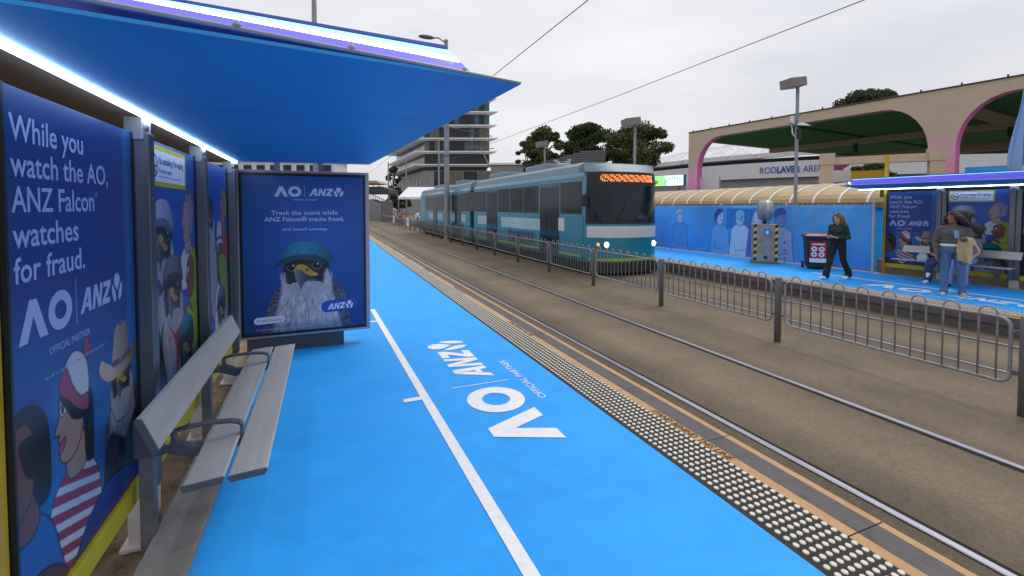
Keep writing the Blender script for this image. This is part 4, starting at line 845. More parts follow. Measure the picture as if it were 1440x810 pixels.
def box_lamp(u, vt, vb, d, label, solar=False, w=.62):
    p = P(u, vt, d); x, y = p.x, p.y; top = p.z; t = thing('box_lamp_post', label, 'lamp post', (x, y, 0), group='box lamp posts on the far side')
    m = MB(); m.tube([(x, y, -.02), (x, y, top - .05)], .055 * w / .62, 10); m.build('post', 'galv', t, smooth=40)
    a = YAW * .5; k = w / .62; M = Matrix.Rotation(R(-8), 3, 'Y')
    c = Vector((x, y, top)) + CR * (-.16 * k); h = MB(); h.box(c, (w, w * .85, .30 * k), -a, 0, M); h.build('lamp_housing', 'lamp_head', t, bevel=.015)
    g = MB(); g.box(c - Vector((0, 0, .152 * k)), (w * .8, w * .6, .02), -a, 0, M); g.build('diffuser', 'lamp_glass', t)
    if solar:
        z = top - 1.32; s = MB(); s.box((x - .02, y - .1, z), (.6, .3, .02), -a, 0, Matrix.Rotation(R(28), 3, 'X')); s.build('solar_panel', 'solar', t)
        s = MB(); s.tube([(x, y, z - .45), (x - .2, y, z - .3), (x - .25, y, z + .05)], .02, 6); s.lathe([(.05, 0), (.05, .05), (.03, .06), (.05, .08), (.05, .12), (.03, .13), (.05, .15), (.05, .2)], (x - .25, y, z + .05), 10); s.build('weather_sensor', 'vault_rib', t)
        s = MB(); s.box((x, y - .07, z - .3), (.12, .08, .3)); s.build('control_box', 'black_metal', t)
box_lamp(1122, 117, 0, 14.6, 'tall box-headed lamp post with a small solar panel behind the blue fence', True, .58)
box_lamp(893, 172, 0, 21, 'box-headed lamp post behind the tram roof in front of the trees', False, .72)
box_lamp(766, 203, 0, 29, 'small distant box-headed lamp post left of the others above the tram', False, .7)
# ------------------------------------------------------------------ things on the opposite platform
pm('fence_post', srgb(190, 192, 198), .5, metal=.3)
def banner_fence():
    X, ya, yb, zt = 13.12, 7.35, 29.85, 1.79
    root = thing('banner_fence', 'pale blue printed mesh banner on a bar fence behind the opposite platform', 'fence', (X, (ya + yb) / 2, 0))
    L = yb - ya; c = Canvas(L, 1.74, .024, (90, 172, 240), (64, 148, 230)); ny = lambda Y: yb - Y
    n = vnoise(c.X * .7, c.Y * .5, 3)[..., None]; c.C = c.C * (.86 + .26 * n)
    c.poly([(ny(12.0), .9), (ny(12.0), 1.62), (ny(10.3), 1.62), (ny(10.3), .9)], (34, 122, 206), smooth=False)
    def fig(Y, shirt, hair, style, skin=(184, 206, 232), s=.25, dots=False):
        cx = ny(Y); cy = 1.30; LN = (44, 76, 176)
        q = lambda A: [(cx + a * s, cy + b * s) for a, b in A]
        c.poly(q([(-.5, -.9), (-1.3, -1.5), (-1.55, -2.6), (-1.5, -6.4), (1.5, -6.4), (1.6, -2.6), (1.35, -1.5), (.5, -.9)]), shirt, line=LN, lw=.02)
        if style == 'long': c.poly(q([(-.7, .8), (0, 1.2), (.8, 1.0), (1.2, .2), (1.1, -1.8), (-.9, -2.2), (-1.0, -.4)]), hair, line=LN, lw=.02)
        c.poly(q([(-.65, .6), (-.7, -.2), (-.45, -.9), (.3, -1.0), (.7, -.3), (.7, .6), (0, .95)]), skin, line=LN, lw=.02)
        if style == 'short': c.poly(q([(-.75, .1), (-.8, .9), (0, 1.35), (.75, 1.0), (.5, .55), (-.2, .5)]), hair, line=LN, lw=.02)
        if style == 'bobd': c.poly(q([(-.75, -.6), (-.95, .6), (-.2, 1.25), (.6, 1.1), (.2, .6), (-.3, .2)]), hair, line=LN, lw=.02)
        if style == 'bald': c.ell(cx, cy + .45 * s, .78 * s, .7 * s, hair, line=LN, lw=.02)
        c.ell(cx + .3 * s, cy + .15 * s, .08 * s, .12 * s, (40, 60, 150)); c.stroke(q([(.2, -.45), (.5, -.42)]), .02, (60, 70, 170))
        if dots:
            for i in range(7): c.ell(cx + (i % 2 - .5) * 1.2 * s, cy - (2.4 + i * .5) * s, .12 * s, .12 * s, (30, 50, 150))
        c.stroke(q([(-1.0, -3.4), (-.6, -4.6), (1.0, -4.2)]), .014, LN)
    fig(12.3, (106, 172, 236), (44, 60, 150), 'bobd'); fig(11.45, (190, 216, 242), (120, 190, 234), 'bald'); fig(10.75, (80, 110, 200), (150, 200, 240), 'long'); fig(9.95, (170, 190, 235), (60, 70, 170), 'short', (110, 140, 214), dots=True); fig(14.3, (90, 160, 230), (180, 200, 230), 'short'); fig(17.4, (170, 200, 240), (60, 70, 160), 'long'); fig(18.6, (90, 150, 226), (120, 180, 230), 'bald'); fig(21, (120, 180, 236), (50, 70, 160), 'short')
    me = c.mesh('banner', lambda u, v: (X, yb - u, .05 + v)); co = np.empty(len(me.vertices) * 3, np.float32); me.vertices.foreach_get('co', co); co = co.reshape(-1, 3)
    me.materials.clear(); me.materials.append(MATS['banner_print']); tt = co[:, 2] / 1.8; yy = co[:, 1]
    co[:, 0] += .028 * np.abs(np.sin(yy * math.pi / .62)) * (.25 + .75 * np.sin(tt * math.pi)) * -1 + .05 * (vnoise(yy * 1.6 + co[:, 2] * .8, co[:, 2] * 1.3, 8) - .5) + .02 * (vnoise(yy * 5 + co[:, 2] * 4, co[:, 2] * 3, 9) - .5)
    co[:, 2] += np.where(tt > .93, -.015 * np.abs(np.sin(yy * math.pi / .31)), 0)
    me.vertices.foreach_set('co', co.ravel()); me.update(); link('banner', me, root, smooth=True)
    bar = MB(); bar.tube([(0, 0, .04), (0, 0, 1.81)], .009, 5); bm = bar.mesh('bar', ['fence_post'])
    y = ya + .1
    while y < yb - .1:
        o = link('bar', bm, root, local=True); o.location = (.07, y - (ya + yb) / 2, 0); y += .155
    pst = MB(); pst.tube([(0, 0, 0), (0, 0, 1.84)], .032, 10); pm_ = pst.mesh('post', ['fence_post'])
    y = ya
    while y <= yb + .1:
        o = link('post', pm_, root, local=True); o.location = (.09 if y > ya else 0, y - (ya + yb) / 2, 0); y += 2.5
    for z in (.12, 1.72): m = MB(); m.tube([(X + .085, ya, z), (X + .085, yb, z)], .018, 6); m.build('rail', 'fence_post', root)
banner_fence()
pm('cab_steel', srgb(156, 152, 148), .42, metal=.5, var=.14, scale=5, col2=srgb(120, 114, 108), f2=(.5, .75)); pm('hazard_black', srgb(24, 24, 26), .5); pm('hazard_yellow', srgb(220, 180, 30), .5); pm('sticker_blue', srgb(40, 130, 210), .4)
def cabinet():
    x, y = 12.42, 9.95; t = thing('equipment_cabinet', 'grey steel cabinet edged with hazard stripes under a round drum housing', 'cabinet', (x, y, 0)); rz = -R(60)
    # front face looks back towards the tracks and the near shelter
    fv = Vector((-math.cos(R(50)), -math.sin(R(50)), 0)); rv = Vector((-fv.y, fv.x, 0)); rv = -rv if rv.dot(CR) < 0 else rv; o = Vector((x, y, 0)); ang = math.atan2(rv.y, rv.x)
    m = MB(); m.box(o + Vector((0, 0, .63)), (.66, .42, 1.14), ang); m.build('housing', 'cab_steel', t, bevel=.012)
    m = MB(); m.box(o + Vector((0, 0, .03)), (.72, .48, .06), ang); m.build('base_plate', 'galv_dark', t)
    for sgn in (-1, 1):
        s = MB(); k = 11
        for i in range(k):
            z = .08 + i * 1.1 / k; hh = 1.1 / k; e0 = .285 * sgn - .04; e1 = e0 + .08; pt = lambda a, zz: tuple(o + rv * a + fv * .2125 + Vector((0, 0, zz)))
            s.add([pt(e0, z), pt(e1, z + .03), pt(e1, z + .03 + hh), pt(e0, z + hh)], [(0, 1, 2, 3)], i % 2)
        s.build('hazard_tape', ['hazard_black', 'hazard_yellow'], t)
    pt = lambda a, z, e=.2135: tuple(o + rv * a + fv * e + Vector((0, 0, z)))
    s = MB(); s.add([pt(-.06, .86), pt(.13, .86), pt(.13, 1.06), pt(-.06, 1.06)], [(0, 1, 2, 3)]); s.build('sticker', 'sticker_blue', t)
    s = MB(); s.add([pt(-.0, .9, .215), pt(.07, .9, .215), pt(.07, 1.0, .215), pt(0, 1.0, .215)], [(0, 1, 2, 3)]); s.build('sticker_mark', 'white_print', t)
    s = MB(); s.lathe([(.05, 0), (.045, .03), (.02, .035)], tuple(o + fv * .21 + Vector((0, 0, .2))), 12, M=fv.to_track_quat('Z', 'Y').to_matrix()); s.build('lock', 'black_metal', t)
    s = MB(); s.tube([o + Vector((0, 0, 1.19)), o + Vector((0, 0, 1.36))], .05, 10); s.build('neck', 'black_metal', t)
    ax = (CR * .9 - Vector((.2, .3, 0))).normalized(); s = MB(); s.lathe([(.20, -.19), (.27, -.17), (.305, -.1), (.31, .1), (.30, .17), (.285, .19)], tuple(o + Vector((0, 0, 1.62))), 26, M=ax.to_track_quat('Z', 'Y').to_matrix()); s.build('drum_housing', 'galv', t, smooth=35)
    s = MB(); s.lathe([(.315, -.03), (.318, .0), (.315, .03)], tuple(o + Vector((0, 0, 1.62)) + ax * .05), 26, M=ax.to_track_quat('Z', 'Y').to_matrix()); s.build('drum_band', 'frame_alu', t, smooth=35)
cabinet()
pm('bin_green', srgb(22, 44, 40), .5, var=.08); pm('bin_lid', srgb(128, 40, 70), .45); pm('bin_lid_blue', srgb(34, 44, 96), .45); pm('label_red', srgb(176, 36, 52), .5)
def wheelie_bin():
    o = Vector((12.62, 8.5, 0)); t = thing('wheelie_bin', 'dark green wheelie bin with a maroon lid and red label', 'bin', o); f = Vector((-.72, -.69, 0)); r = Vector((-f.y, f.x, 0)); r = -r if r.dot(CR) < 0 else r
    def fr(w, d, z, sh=0): return [o + r * (a * w / 2) + f * (b * d / 2 + sh) + Vector((0, 0, z)) for a, b in ((-1, 1), (1, 1), (1, -1), (-1, -1))]
    m = MB(); rings = [fr(.42, .44, .04), fr(.44, .46, .08), fr(.54, .60, .84, .02), fr(.58, .64, .86, .02), fr(.58, .64, .9, .02)]
    for q in rings: m.v += [tuple(p) for p in q]
    for i in range(4):
        for j in range(4): m.f.append((i * 4 + j, i * 4 + (j + 1) % 4, i * 4 + 4 + (j + 1) % 4, i * 4 + 4 + j)); m.m.append(0)
    m.f.append((3, 2, 1, 0)); m.m.append(0); m.f.append((16, 17, 18, 19)); m.m.append(0); m.build('body', 'bin_green', t, bevel=.015)
    m = MB(); q = fr(.62, .70, .905, .02) + fr(.62, .70, .93, .02) + fr(.5, .55, .985, .0)
    m.add(q, [(0, 1, 5, 4), (1, 2, 6, 5), (2, 3, 7, 6), (3, 0, 4, 7), (4, 5, 9, 8), (5, 6, 10, 9), (6, 7, 11, 10), (7, 4, 8, 11), (8, 9, 10, 11), (3, 2, 1, 0)]); m.build('lid', 'bin_lid', t, bevel=.01)
    m = MB(); q = fr(.625, .705, .885, .02) + fr(.625, .705, .91, .02); m.add(q, [(0, 1, 5, 4), (1, 2, 6, 5), (2, 3, 7, 6), (3, 0, 4, 7)]); m.build('lid_rim', 'bin_lid_blue', t)
    T = lambda u, v, e=0.: tuple(o + r * u + f * (.228 + .072 * (v / .8) + .018 + e) + Vector((0, 0, v)))
    m = MB(); m.flat([[(-.19, .32), (.2, .32), (.2, .78), (-.19, .78)]], lambda u, v: T(u, v, .003)); lb = m.build('label', 'label_red', t)
    m = MB(); m.flat([[(-.19, .2), (.2, .2), (.2, .315), (-.19, .315)]], lambda u, v: T(u, v, .003)); m.flat([arc(x, z, .07, 0, 342, 18) for x in (-.085, .09) for z in (.42, .57)], lambda u, v: T(u, v, .006)); m.flat([[(-.14, .685), (.16, .685), (.16, .72), (-.14, .72)]], lambda u, v: T(u, v, .006)); m.build('label_print', 'white_print', lb)
    m = MB(); m.flat([[(x - .03, z - .02), (x + .03, z - .02), (x + .02, z + .03), (x - .02, z + .03)] for x in (-.085, .09) for z in (.42, .57)], lambda u, v: T(u, v, .008)); m.build('label_icon', 'label_red', lb)
    for s in (-1, 1):
        w = MB(); w.lathe([(.08, -.025), (.1, -.02), (.1, .02), (.08, .025)], tuple(o + r * (s * .27) - f * .24 + Vector((0, 0, .1))), 16, M=r.to_track_quat('Z', 'Y').to_matrix()); w.build('wheel', 'black_metal', t)
    h = MB(); h.tube([o + r * -.25 - f * .3 + Vector((0, 0, .85)), o + r * -.25 - f * .37 + Vector((0, 0, .88)), o + r * .25 - f * .37 + Vector((0, 0, .88)), o + r * .25 - f * .3 + Vector((0, 0, .85))], .015, 6); h.build('handle', 'bin_green', t)
wheelie_bin()
b = MB(); b.bx(13.75, 13.95, -8, 7.6, -.3, .32); b.build('kerb_wall', 'concrete', label='low grey concrete wall behind the opposite shelter', cat='wall')
# ------------------------------------------------------------------ vaulted walkway behind the fence
def vault():
    ya, n, pt = 3.2, 27, .92; xc, z0 = 19.3, 1.86; rx, rz = 2.45, .80
    root = thing('vaulted_walkway', 'long walkway under a tan barrel-vaulted sheet roof with white ribs', 'walkway', (xc, ya, 0))
    prof = arc(0, 0, rx, 180, 0, 16, rz); sh = MB(); sh.prism(prof + [(a * .985, b * .97 - .01) for a, b in reversed(prof)], 'y', .02, pt - .02); sm = sh.mesh('roof_sheet', ['vault_sheet']); sm.polygons.foreach_set('use_smooth', [False] * len(sm.polygons))
    rb = MB(); rb.prism([(a * 1.012, b * 1.03 + .01) for a, b in prof] + [(a * .97, b * .95 - .02) for a, b in reversed(prof)], 'y', -.035, .035); rm = rb.mesh('rib', ['vault_rib'])
    for k in range(n):
        o = link('roof_sheet', sm, root, local=True); o.location = (0, k * pt, z0); o = link('rib', rm, root, local=True); o.location = (0, k * pt, z0)
    MB().bx(xc - rx - .06, xc - rx + .06, ya, ya + n * pt, z0 - .16, z0 + .02).build('eave_beam', 'soffit_brown', root)
    MB().bx(xc - rx + .1, xc - rx + .2, ya, ya + n * pt, -.3, z0 - .165).build('side_wall', 'blue_paint', root)
    MB().bx(xc + rx - .2, xc + rx - .1, ya, ya + n * pt, -.3, z0).build('back_wall', 'grey_wall', root)
    po = MB(); po.bx(-.1, .1, -.1, .1, -.3, z0 - .16); pme = po.mesh('column', ['soffit_brown'])
    for k in range(0, n, 3): o = link('column', pme, root, local=True); o.location = (-rx, k * pt, 0)
    # small dome camera under the eave
    m = MB(); m.lathe([(.1, .1), (.1, .04), (.07, -.02), (.02, -.06)][::-1], (xc - rx - .16, 8.1, 1.82), 12); m.build('dome_camera', 'vault_rib', root)
vault()
# ------------------------------------------------------------------ tan fabric pavilion
def uplit_mat():
    m = pm('tan_pink_uplit', srgb(186, 168, 148), .8, var=.05, scale=3, bump=.25, bscale=3); n = m.node_tree; b = n.nodes['Principled BSDF']; old = b.inputs['Base Color'].links[0].from_socket
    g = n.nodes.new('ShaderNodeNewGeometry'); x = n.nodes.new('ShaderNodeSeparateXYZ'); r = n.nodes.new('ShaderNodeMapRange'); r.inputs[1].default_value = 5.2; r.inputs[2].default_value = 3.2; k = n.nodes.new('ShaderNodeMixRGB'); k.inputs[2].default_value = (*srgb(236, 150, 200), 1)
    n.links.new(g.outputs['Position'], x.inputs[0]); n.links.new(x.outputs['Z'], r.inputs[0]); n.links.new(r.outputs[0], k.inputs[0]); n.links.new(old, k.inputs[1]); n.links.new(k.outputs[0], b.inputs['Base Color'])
uplit_mat()   # pink uplight painted into the column colour, stronger towards the foot
def pavilion():
    L = Vector((24.0, 25.4, 0)); e1 = Vector((.122, -.9925, 0)); e2 = Vector((.9925, .122, 0)); S, Dp, zt, zb = 34., 20., 7.0, 6.48
    root = thing('event_pavilion', 'tan fabric pavilion with arched pink-lit columns and green ceiling', 'pavilion', tuple(L))
    W = lambda s, t, z: tuple(L + e1 * s + e2 * t + Vector((0, 0, z)))
    def ext(poly, t0, t1, name, mats, mis=None):
        m = MB(); n = len(poly); m.add([W(a, t0, b) for a, b in poly] + [W(a, t1, b) for a, b in poly], [tuple(range(n)), tuple(range(n, 2 * n))[::-1]], 0); 
        for i in range(n): j = (i + 1) % n; m.f.append((i, n + i, n + j, j)); m.m.append(mis[i] if mis else 0)
        return m.build(name, mats, root)
    cols = [(0, .75), (13.3, 14.25), (27.0, 27.95)]; rx, rz = 1.8, 2.1
    # each column with its flared spandrels is one fabric skin, with the straight fascia between
    for k, (a, b) in enumerate(cols):
        pts = []; mi = []
        left = a - rx if k else a
        pts.append((left, zt)); pts.append((left, zb)) 
        if k: pts += [(a - rx + rx * math.sin(R(x)), zb - rz + rz * math.cos(R(x))) for x in (12, 24, 36, 48, 60, 72, 84, 90)]
        pts.append((a, -.3)); pts.append((b, -.3)); pts += [(b + rx - rx * math.sin(R(x)), zb - rz + rz * math.cos(R(x))) for x in (90, 84, 72, 60, 48, 36, 24, 12, 0)]; pts.append((b + rx, zt))
        n = len(pts); mi = [1] * n; mi[n - 1] = 0; mi[0] = 0
        ext(pts, 0, .5, 'fabric_column', ['tan_pink_uplit', 'pink_lit_fabric'], mi)
        nx = cols[k + 1][0] - rx if k < 2 else S
        if nx > b + rx: ext([(b + rx + .004, zt), (b + rx + .004, zb), (nx - .004, zb), (nx - .004, zt)], 0, .4, 'fascia', ['tan_fabric', 'pink_lit_fabric'], [0, 1, 0, 0])
    m = MB(); m.tube([W(0, -.03, zt + .03), W(S, -.03, zt + .03)], .035, 6)
    for k in range(24): m.box(W(k * 1.4 + .4, -.03, zt + .09), (.05, .05, .12))
    m.build('edge_cable', 'black_metal', root)
    def slab(s0, s1, t0, t1, z0, z1, name, mat):
        m = MB(); vs = [W(s, t, z) for z in (z0, z1) for t in (t0, t1) for s in (s0, s1)]; m.add(vs, [(0, 2, 3, 1), (4, 5, 7, 6), (0, 1, 5, 4), (2, 6, 7, 3), (0, 4, 6, 2), (1, 3, 7, 5)]); return m.build(name, mat, root)
    slab(.36, S, .96, Dp, zt - .12, zt - .02, 'roof', 'tan_fabric')
    for k in range(5): slab(.5 + k * 6.8, .5 + k * 6.8 + 6.3, .52, Dp - .5, 6.44, 6.6, 'ceiling_panel', 'green_ceiling')
    for t in (9.0,): slab(.36, S, t, t + .6, 6.1, 6.435, 'beam', 'tan_fabric')
    for s in (13.6, 27.3): slab(s, s + .6, .52, Dp - .41, 6.14, 6.43, 'cross_beam', 'tan_fabric')
    slab(-.01, .35, .96, Dp, zb, zt - .01, 'side_fascia', 'tan_fabric'); slab(.36, S, Dp - .4, Dp + .02, 5.85, zt - .13, 'rear_fascia', 'tan_fabric')
    for s in (.6, 13.8, 27.5):
        m = MB(); c = Vector(W(s, Dp - 1.0, 0)); m.lathe([(.3, -.3), (.3, 4.6), (.5, 5.2), (1.0, 5.6), (1.5, 5.84)], tuple(c), 14); m.build('rear_column', 'pink_lit_fabric', root, smooth=40)
    for s, t in ((6.6, 8.6), (13.9, 8.6), (17.2, 5.2), (9, 18)):
        m = MB(); m.box(W(s, t, 5.75), (.2, .2, .6)); m.build('speaker', 'black_metal', root)
pavilion()
# portal frame in front of the pavilion
a, b = P(1163, 226, 21.3), P(1317, 222, 19.3); dvec = (b - a); 
t = thing('portal_frame', 'tan beam on two stubby posts in front of the pavilion', 'gate', (a.x, a.y, 0)); ang = math.atan2(dvec.y, dvec.x); z = (a.z + b.z) / 2
m = MB(); m.box(((a.x + b.x) / 2, (a.y + b.y) / 2, z), (dvec.xy.length, .35, .34), ang); m.build('beam', 'tan_fabric', t)
for p in (a, b): m = MB(); m.box((p.x, p.y, (z + .35 - .3) / 2), (.5, .5, z + .65), ang); m.build('post', 'tan_fabric', t); m = MB(); m.box((p.x, p.y, z + .1), (.58, .58, .52), ang); m.build('post_cap', 'tan_fabric', t)
def board(name, label, cat, u0, u1, v0, v1, d0, d1, mat, thick=.2, legs=True):
    p, q = P(u0, (v0 + v1) / 2, d0), P(u1, (v0 + v1) / 2, d1); z1 = (P(u0, v0, d0).z + P(u1, v0, d1).z) / 2; z0 = (P(u0, v1, d0).z + P(u1, v1, d1).z) / 2; dd = q - p; ang = math.atan2(dd.y, dd.x)
    t = thing(name, label, cat, (p.x, p.y, TZ)); m = MB(); m.box(((p.x + q.x) / 2, (p.y + q.y) / 2, (z0 + z1) / 2), (dd.xy.length, thick, z1 - z0), ang); m.build('panel', mat, t)
    if legs:
        for f in (.15, .85): c = p.lerp(q, f); m = MB(); m.box((c.x, c.y, (TZ + z0) / 2), (.15, .15, z0 - TZ), ang); m.build('leg', 'galv_dark', t)
    e = dd.xy.normalized(); nrm = Vector((e.y, -e.x)); return t, (lambda u, v, off=.0: (p.x + e.x * u * dd.xy.length + nrm.x * (thick / 2 + off), p.y + e.y * u * dd.xy.length + nrm.y * (thick / 2 + off), z0 + v * (z1 - z0))), dd.xy.length, z1 - z0
pm('screen_green', (.3, .8, .2), .4, emit=(.32, .85, .25), estr=.8); pm('screen_white', (.8, .95, 1), .4, emit=(.7, .93, 1), estr=.85); pm('screen_blue', (.1, .5, .9), .4, emit=(.12, .55, .9), estr=.7); pm('trim_blue', srgb(30, 100, 160), .5)
t, T, w_, h_ = board('led_screen', 'bright green and white LED screen beyond the walkway roof', 'screen', 900, 964, 247, 262, 33, 30.6, 'trim_blue')
m = MB(); m.flat([[(.0, .03), (.62, .03), (.62, .97), (0, .97)]], lambda u, v: T(u, v, .01)); m.build('green_area', 'screen_green', t)
m = MB(); m.flat([[(.621, .03), (.97, .03), (.97, .97), (.55, .97), (.621, .5)]], lambda u, v: T(u, v, .02)); m.build('white_area', 'screen_white', t)
m = MB(); m.flat([[(.56 + i * .055, .12 + .5 * math.sin(i * .42)), (.585 + i * .055, .12 + .5 * math.sin(i * .42)), (.585 + i * .055, .38 + .5 * math.sin(i * .42)), (.56 + i * .055, .38 + .5 * math.sin(i * .42))] for i in range(7)], lambda u, v: T(u, v, .03)); m.build('blue_bars', 'screen_blue', t)
m = MB(); put_text(m, 'op', lambda u, v: T(u, v, .03), .27, .25, .42, width=.16, bold=.03); m.build('lettering', 'black_metal', t)
board('yellow_hoarding', 'yellow hoarding panel seen above the walkway roof', 'panel', 1197, 1242, 240, 256, 21.5, 20.9, 'yellow_post')
board('white_hoarding', 'white hoarding panel left of the yellow one above the walkway roof', 'panel', 1152, 1196, 240, 256, 23.2, 22.6, 'white_wall')
board('grey_hoarding', 'pale grey hoarding panel right of the LED screen', 'panel', 966, 1012, 250, 266, 33, 31, 'white_wall')
board('blue_hoarding', 'bright blue hoarding beside the hanging flag', 'panel', 1357, 1425, 234, 248, 19.5, 18.5, 'blue_paint')
# flag at the right edge
pm('flag', srgb(120, 158, 214), .7, var=.06, scale=2)
p0 = P(1446, 112, 13.6); t = thing('flag', 'pale blue flag hanging in folds from a pole at the right edge', 'flag', (p0.x, p0.y, TZ)); m = MB(); nu, nv = 26, 26
for j in range(nv + 1):
    for i in range(nu + 1):
        f, g = i / nu, j / nv; wd = .62 * (.22 + .78 * g ** .8) * (1 - .15 * max(0, g - .85) / .15); q = p0 + CR * (.12 - wd * f) + CF * (.10 * math.sin(f * 13 + g * 2.5) * (.3 + g) + .05 * math.sin(f * 29 + g * 4)); m.v.append((q.x, q.y, p0.z - 2.62 * g - .12 * f * g + .1 * math.sin(f * 6) * g))
for j in range(nv):
    for i in range(nu): a = j * (nu + 1) + i; m.f.append((a, a + 1, a + nu + 2, a + nu + 1)); m.m.append(0)
o = m.build('cloth', 'flag', t, smooth=True); md = o.modifiers.new('s', 'SOLIDIFY'); md.thickness = .006
q = p0 + CR * .14; m = MB(); m.tube([(q.x, q.y, TZ), (q.x, q.y, p0.z + .2)], .04, 8); m.build('pole', 'galv', t)
# ------------------------------------------------------------------ arena
def arena():
    c = P(1150, 292, 118); cx, cy = c.x, c.y; root = thing('arena', 'white sports arena with a blue lettered band and roof trusses', 'arena', (cx, cy, TZ)); R0 = 52; toc = math.atan2(-cy, -cx)
    def ring(r0, r1, z0, z1, name, mat, a=64, n=60):
        m = MB(); pts = [(cx + math.cos(toc + R(-a + 2 * a * i / n)), i) for i in range(n + 1)]
        for i in range(n + 1):
            t_ = toc + R(-a + 2 * a * i / n); m.v += [(cx + r0 * math.cos(t_), cy + r0 * math.sin(t_), z0), (cx + r1 * math.cos(t_), cy + r1 * math.sin(t_), z1)]
        for i in range(n): m.f.append((2 * i, 2 * i + 2, 2 * i + 3, 2 * i + 1)); m.m.append(0)
        return m.build(name, mat, root, smooth=True)
    ring(R0, R0, TZ, 6.8, 'lower_wall', 'grey_wall'); ring(R0 + .8, R0 + .8, 6.8, 9.5, 'lettered_band', 'white_wall'); ring(R0 + .8, R0 - 2, 9.5, 9.7, 'band_top', 'white_wall'); ring(R0 - 2, R0 - 2, 9.7, 10.4, 'shadow_gap', 'dark_wall'); ring(R0 + .2, R0 + .2, 10.4, 11.2, 'roof_edge', 'white_wall'); ring(R0 + .2, 20, 11.2, 13.5, 'roof', 'white_wall'); ring(R0 + .8, R0, 6.8, 6.8, 'band_soffit', 'grey_wall')
    m = MB(); Rt = R0 + .95; Tt = lambda u, v: (cx + Rt * math.cos(th0 + u / Rt), cy + Rt * math.sin(th0 + u / Rt), 7.6 + v)
    tgt = P(1036, 238, 70); th0 = math.atan2(tgt.y - cy, tgt.x - cx)
    x = put_text(m, 'ROD', Tt, 0, 0, 1.05, width=2.5); x += .1; x += put_text(m, 'LAVER', Tt, x, 0, 1.05, width=3.4, bold=.035) + .35; put_text(m, 'ARENA', Tt, x, 0, 1.05, width=3.7); m.build('lettering', pm('arena_blue', srgb(20, 70, 160), .5).name, root)
    for k in range(-11, 12):
        th = toc + R(k * 5.2); tr = MB(); f = lambda r, z: (cx + r * math.cos(th), cy + r * math.sin(th), z); tr.tube([f(R0 + 1, 11.0), f(R0 - 6, 13.0), f(R0 - 14, 15.2), f(R0 - 24, 16.4)], .14, 5); tr.tube([f(R0 + 1, 11.0), f(R0 - 8, 11.6), f(R0 - 24, 14.4)], .1, 5)
        for r, z0_, z1_ in ((R0 - 6, 13.0, 11.3), (R0 - 14, 15.2, 12.6), (R0 - 24, 16.4, 14.4)): tr.tube([f(r, z0_), f(r + 4, z1_ - .3)], .07, 4); tr.tube([f(r, z0_), f(r - 4, z1_ + .5)], .07, 4)
        tr.build('roof_truss', 'ledge_white', root)
arena()
# ------------------------------------------------------------------ office block
def office():
    c = P(596, 292, 130); e1 = CR.xy.normalized(); far = P(556, 292, 168); e2 = (far - c).xy; Ls = e2.length; e2 = e2.normalized(); Lf = 97 * 130 / 640 - .3
    root = thing('office_block', 'grey stone and glass office block with white projecting floor ledges', 'building', (c.x, c.y, TZ))
    W = lambda s, t, z: (c.x + e1.x * s + e2.x * t, c.y + e1.y * s + e2.y * t, z)
    def bl(s0, s1, t0, t1, z0, z1, name, mat, par=root):
        m = MB(); vs = [W(s, t, z) for z in (z0, z1) for t in (t0, t1) for s in (s0, s1)]; m.add(vs, [(0, 2, 3, 1), (4, 5, 7, 6), (0, 1, 5, 4), (2, 6, 7, 3), (0, 4, 6, 2), (1, 3, 7, 5)]); return m.build(name, mat, par)
    levels = [13.2, 16.9, 20.6, 24.3, 28.0, 31.7, 35.4]
    bl(1.0, Lf - 1, 1.0, Ls, 12, 38.6, 'core', 'dark_wall'); bl(0, Lf, 0, Ls, TZ, 12.2, 'stone_base', 'stone_wall')
    for i, z in enumerate(levels):
        o = 1.3 - (.25 if i % 2 else 0); m = MB()
        a0, a1, b0, b1 = -o - (1.5 if i < 3 else 0), Lf + o, -o, Ls + 1; vs = []
        for zz, k in ((z + .1, .9), (z + .5, 0), (z + .8, 0)): vs += [W(a0 + k, b0 + k, zz), W(a1 - k, b0 + k, zz), W(a1 - k, b1, zz), W(a0 + k, b1, zz)]
        fs = [(3, 2, 1, 0), (8, 9, 10, 11)] + [(r * 4 + j, r * 4 + (j + 1) % 4, r * 4 + 4 + (j + 1) % 4, r * 4 + 4 + j) for r in range(2) for j in range(4)]; m.add(vs, fs); m.build('floor_ledge', 'ledge_white', root)
    nf, ns = 13, 12; rg = random.Random(4)
    for i, z in enumerate(levels[:-1]):
        for k in range(nf):
            s0 = .5 + k * (Lf - 1) / nf; f = bl(s0, s0 + (Lf - 1) / nf - .12, .45, .75, z + 1.0, levels[i + 1] - .05, 'window', rg.choice(['glass_dark'] * 5 + ['glass_teal', 'glass_lit']))
            bl(s0 + (Lf - 1) / nf - .11, s0 + (Lf - 1) / nf - .01, .35, .8, z + 1.0, levels[i + 1] - .05, 'mullion', 'mullion')
        for k in range(ns):
            t0 = 1 + k * (Ls - 1) / ns; bl(.45, .75, t0, t0 + (Ls - 1) / ns - .3, z + 1.0, levels[i + 1] - .05, 'window', rg.choice(['glass_dark', 'glass_teal', 'glass_dark']))
    for k in range(4): bl(3 + k * 4.2, 3 + k * 4.2 + 3.9, -.1, .2, 7.2, 12.0, 'window', 'glass_lit' if k % 2 else 'glass_dark')
    for k in range(7):
        for z in (2.5, 7.0): bl(-.12, .1, 2 + k * 5, 2 + k * 5 + 1.3, z, z + 3.2, 'window', 'glass_dark')
    bl(-.3, Lf, -2.2, 0, 6.2, 6.8, 'terrace_slab', 'stone_wall'); bl(4, Lf, -2.1, -2.0, 6.81, 7.9, 'balustrade', 'glass_dark')
office()
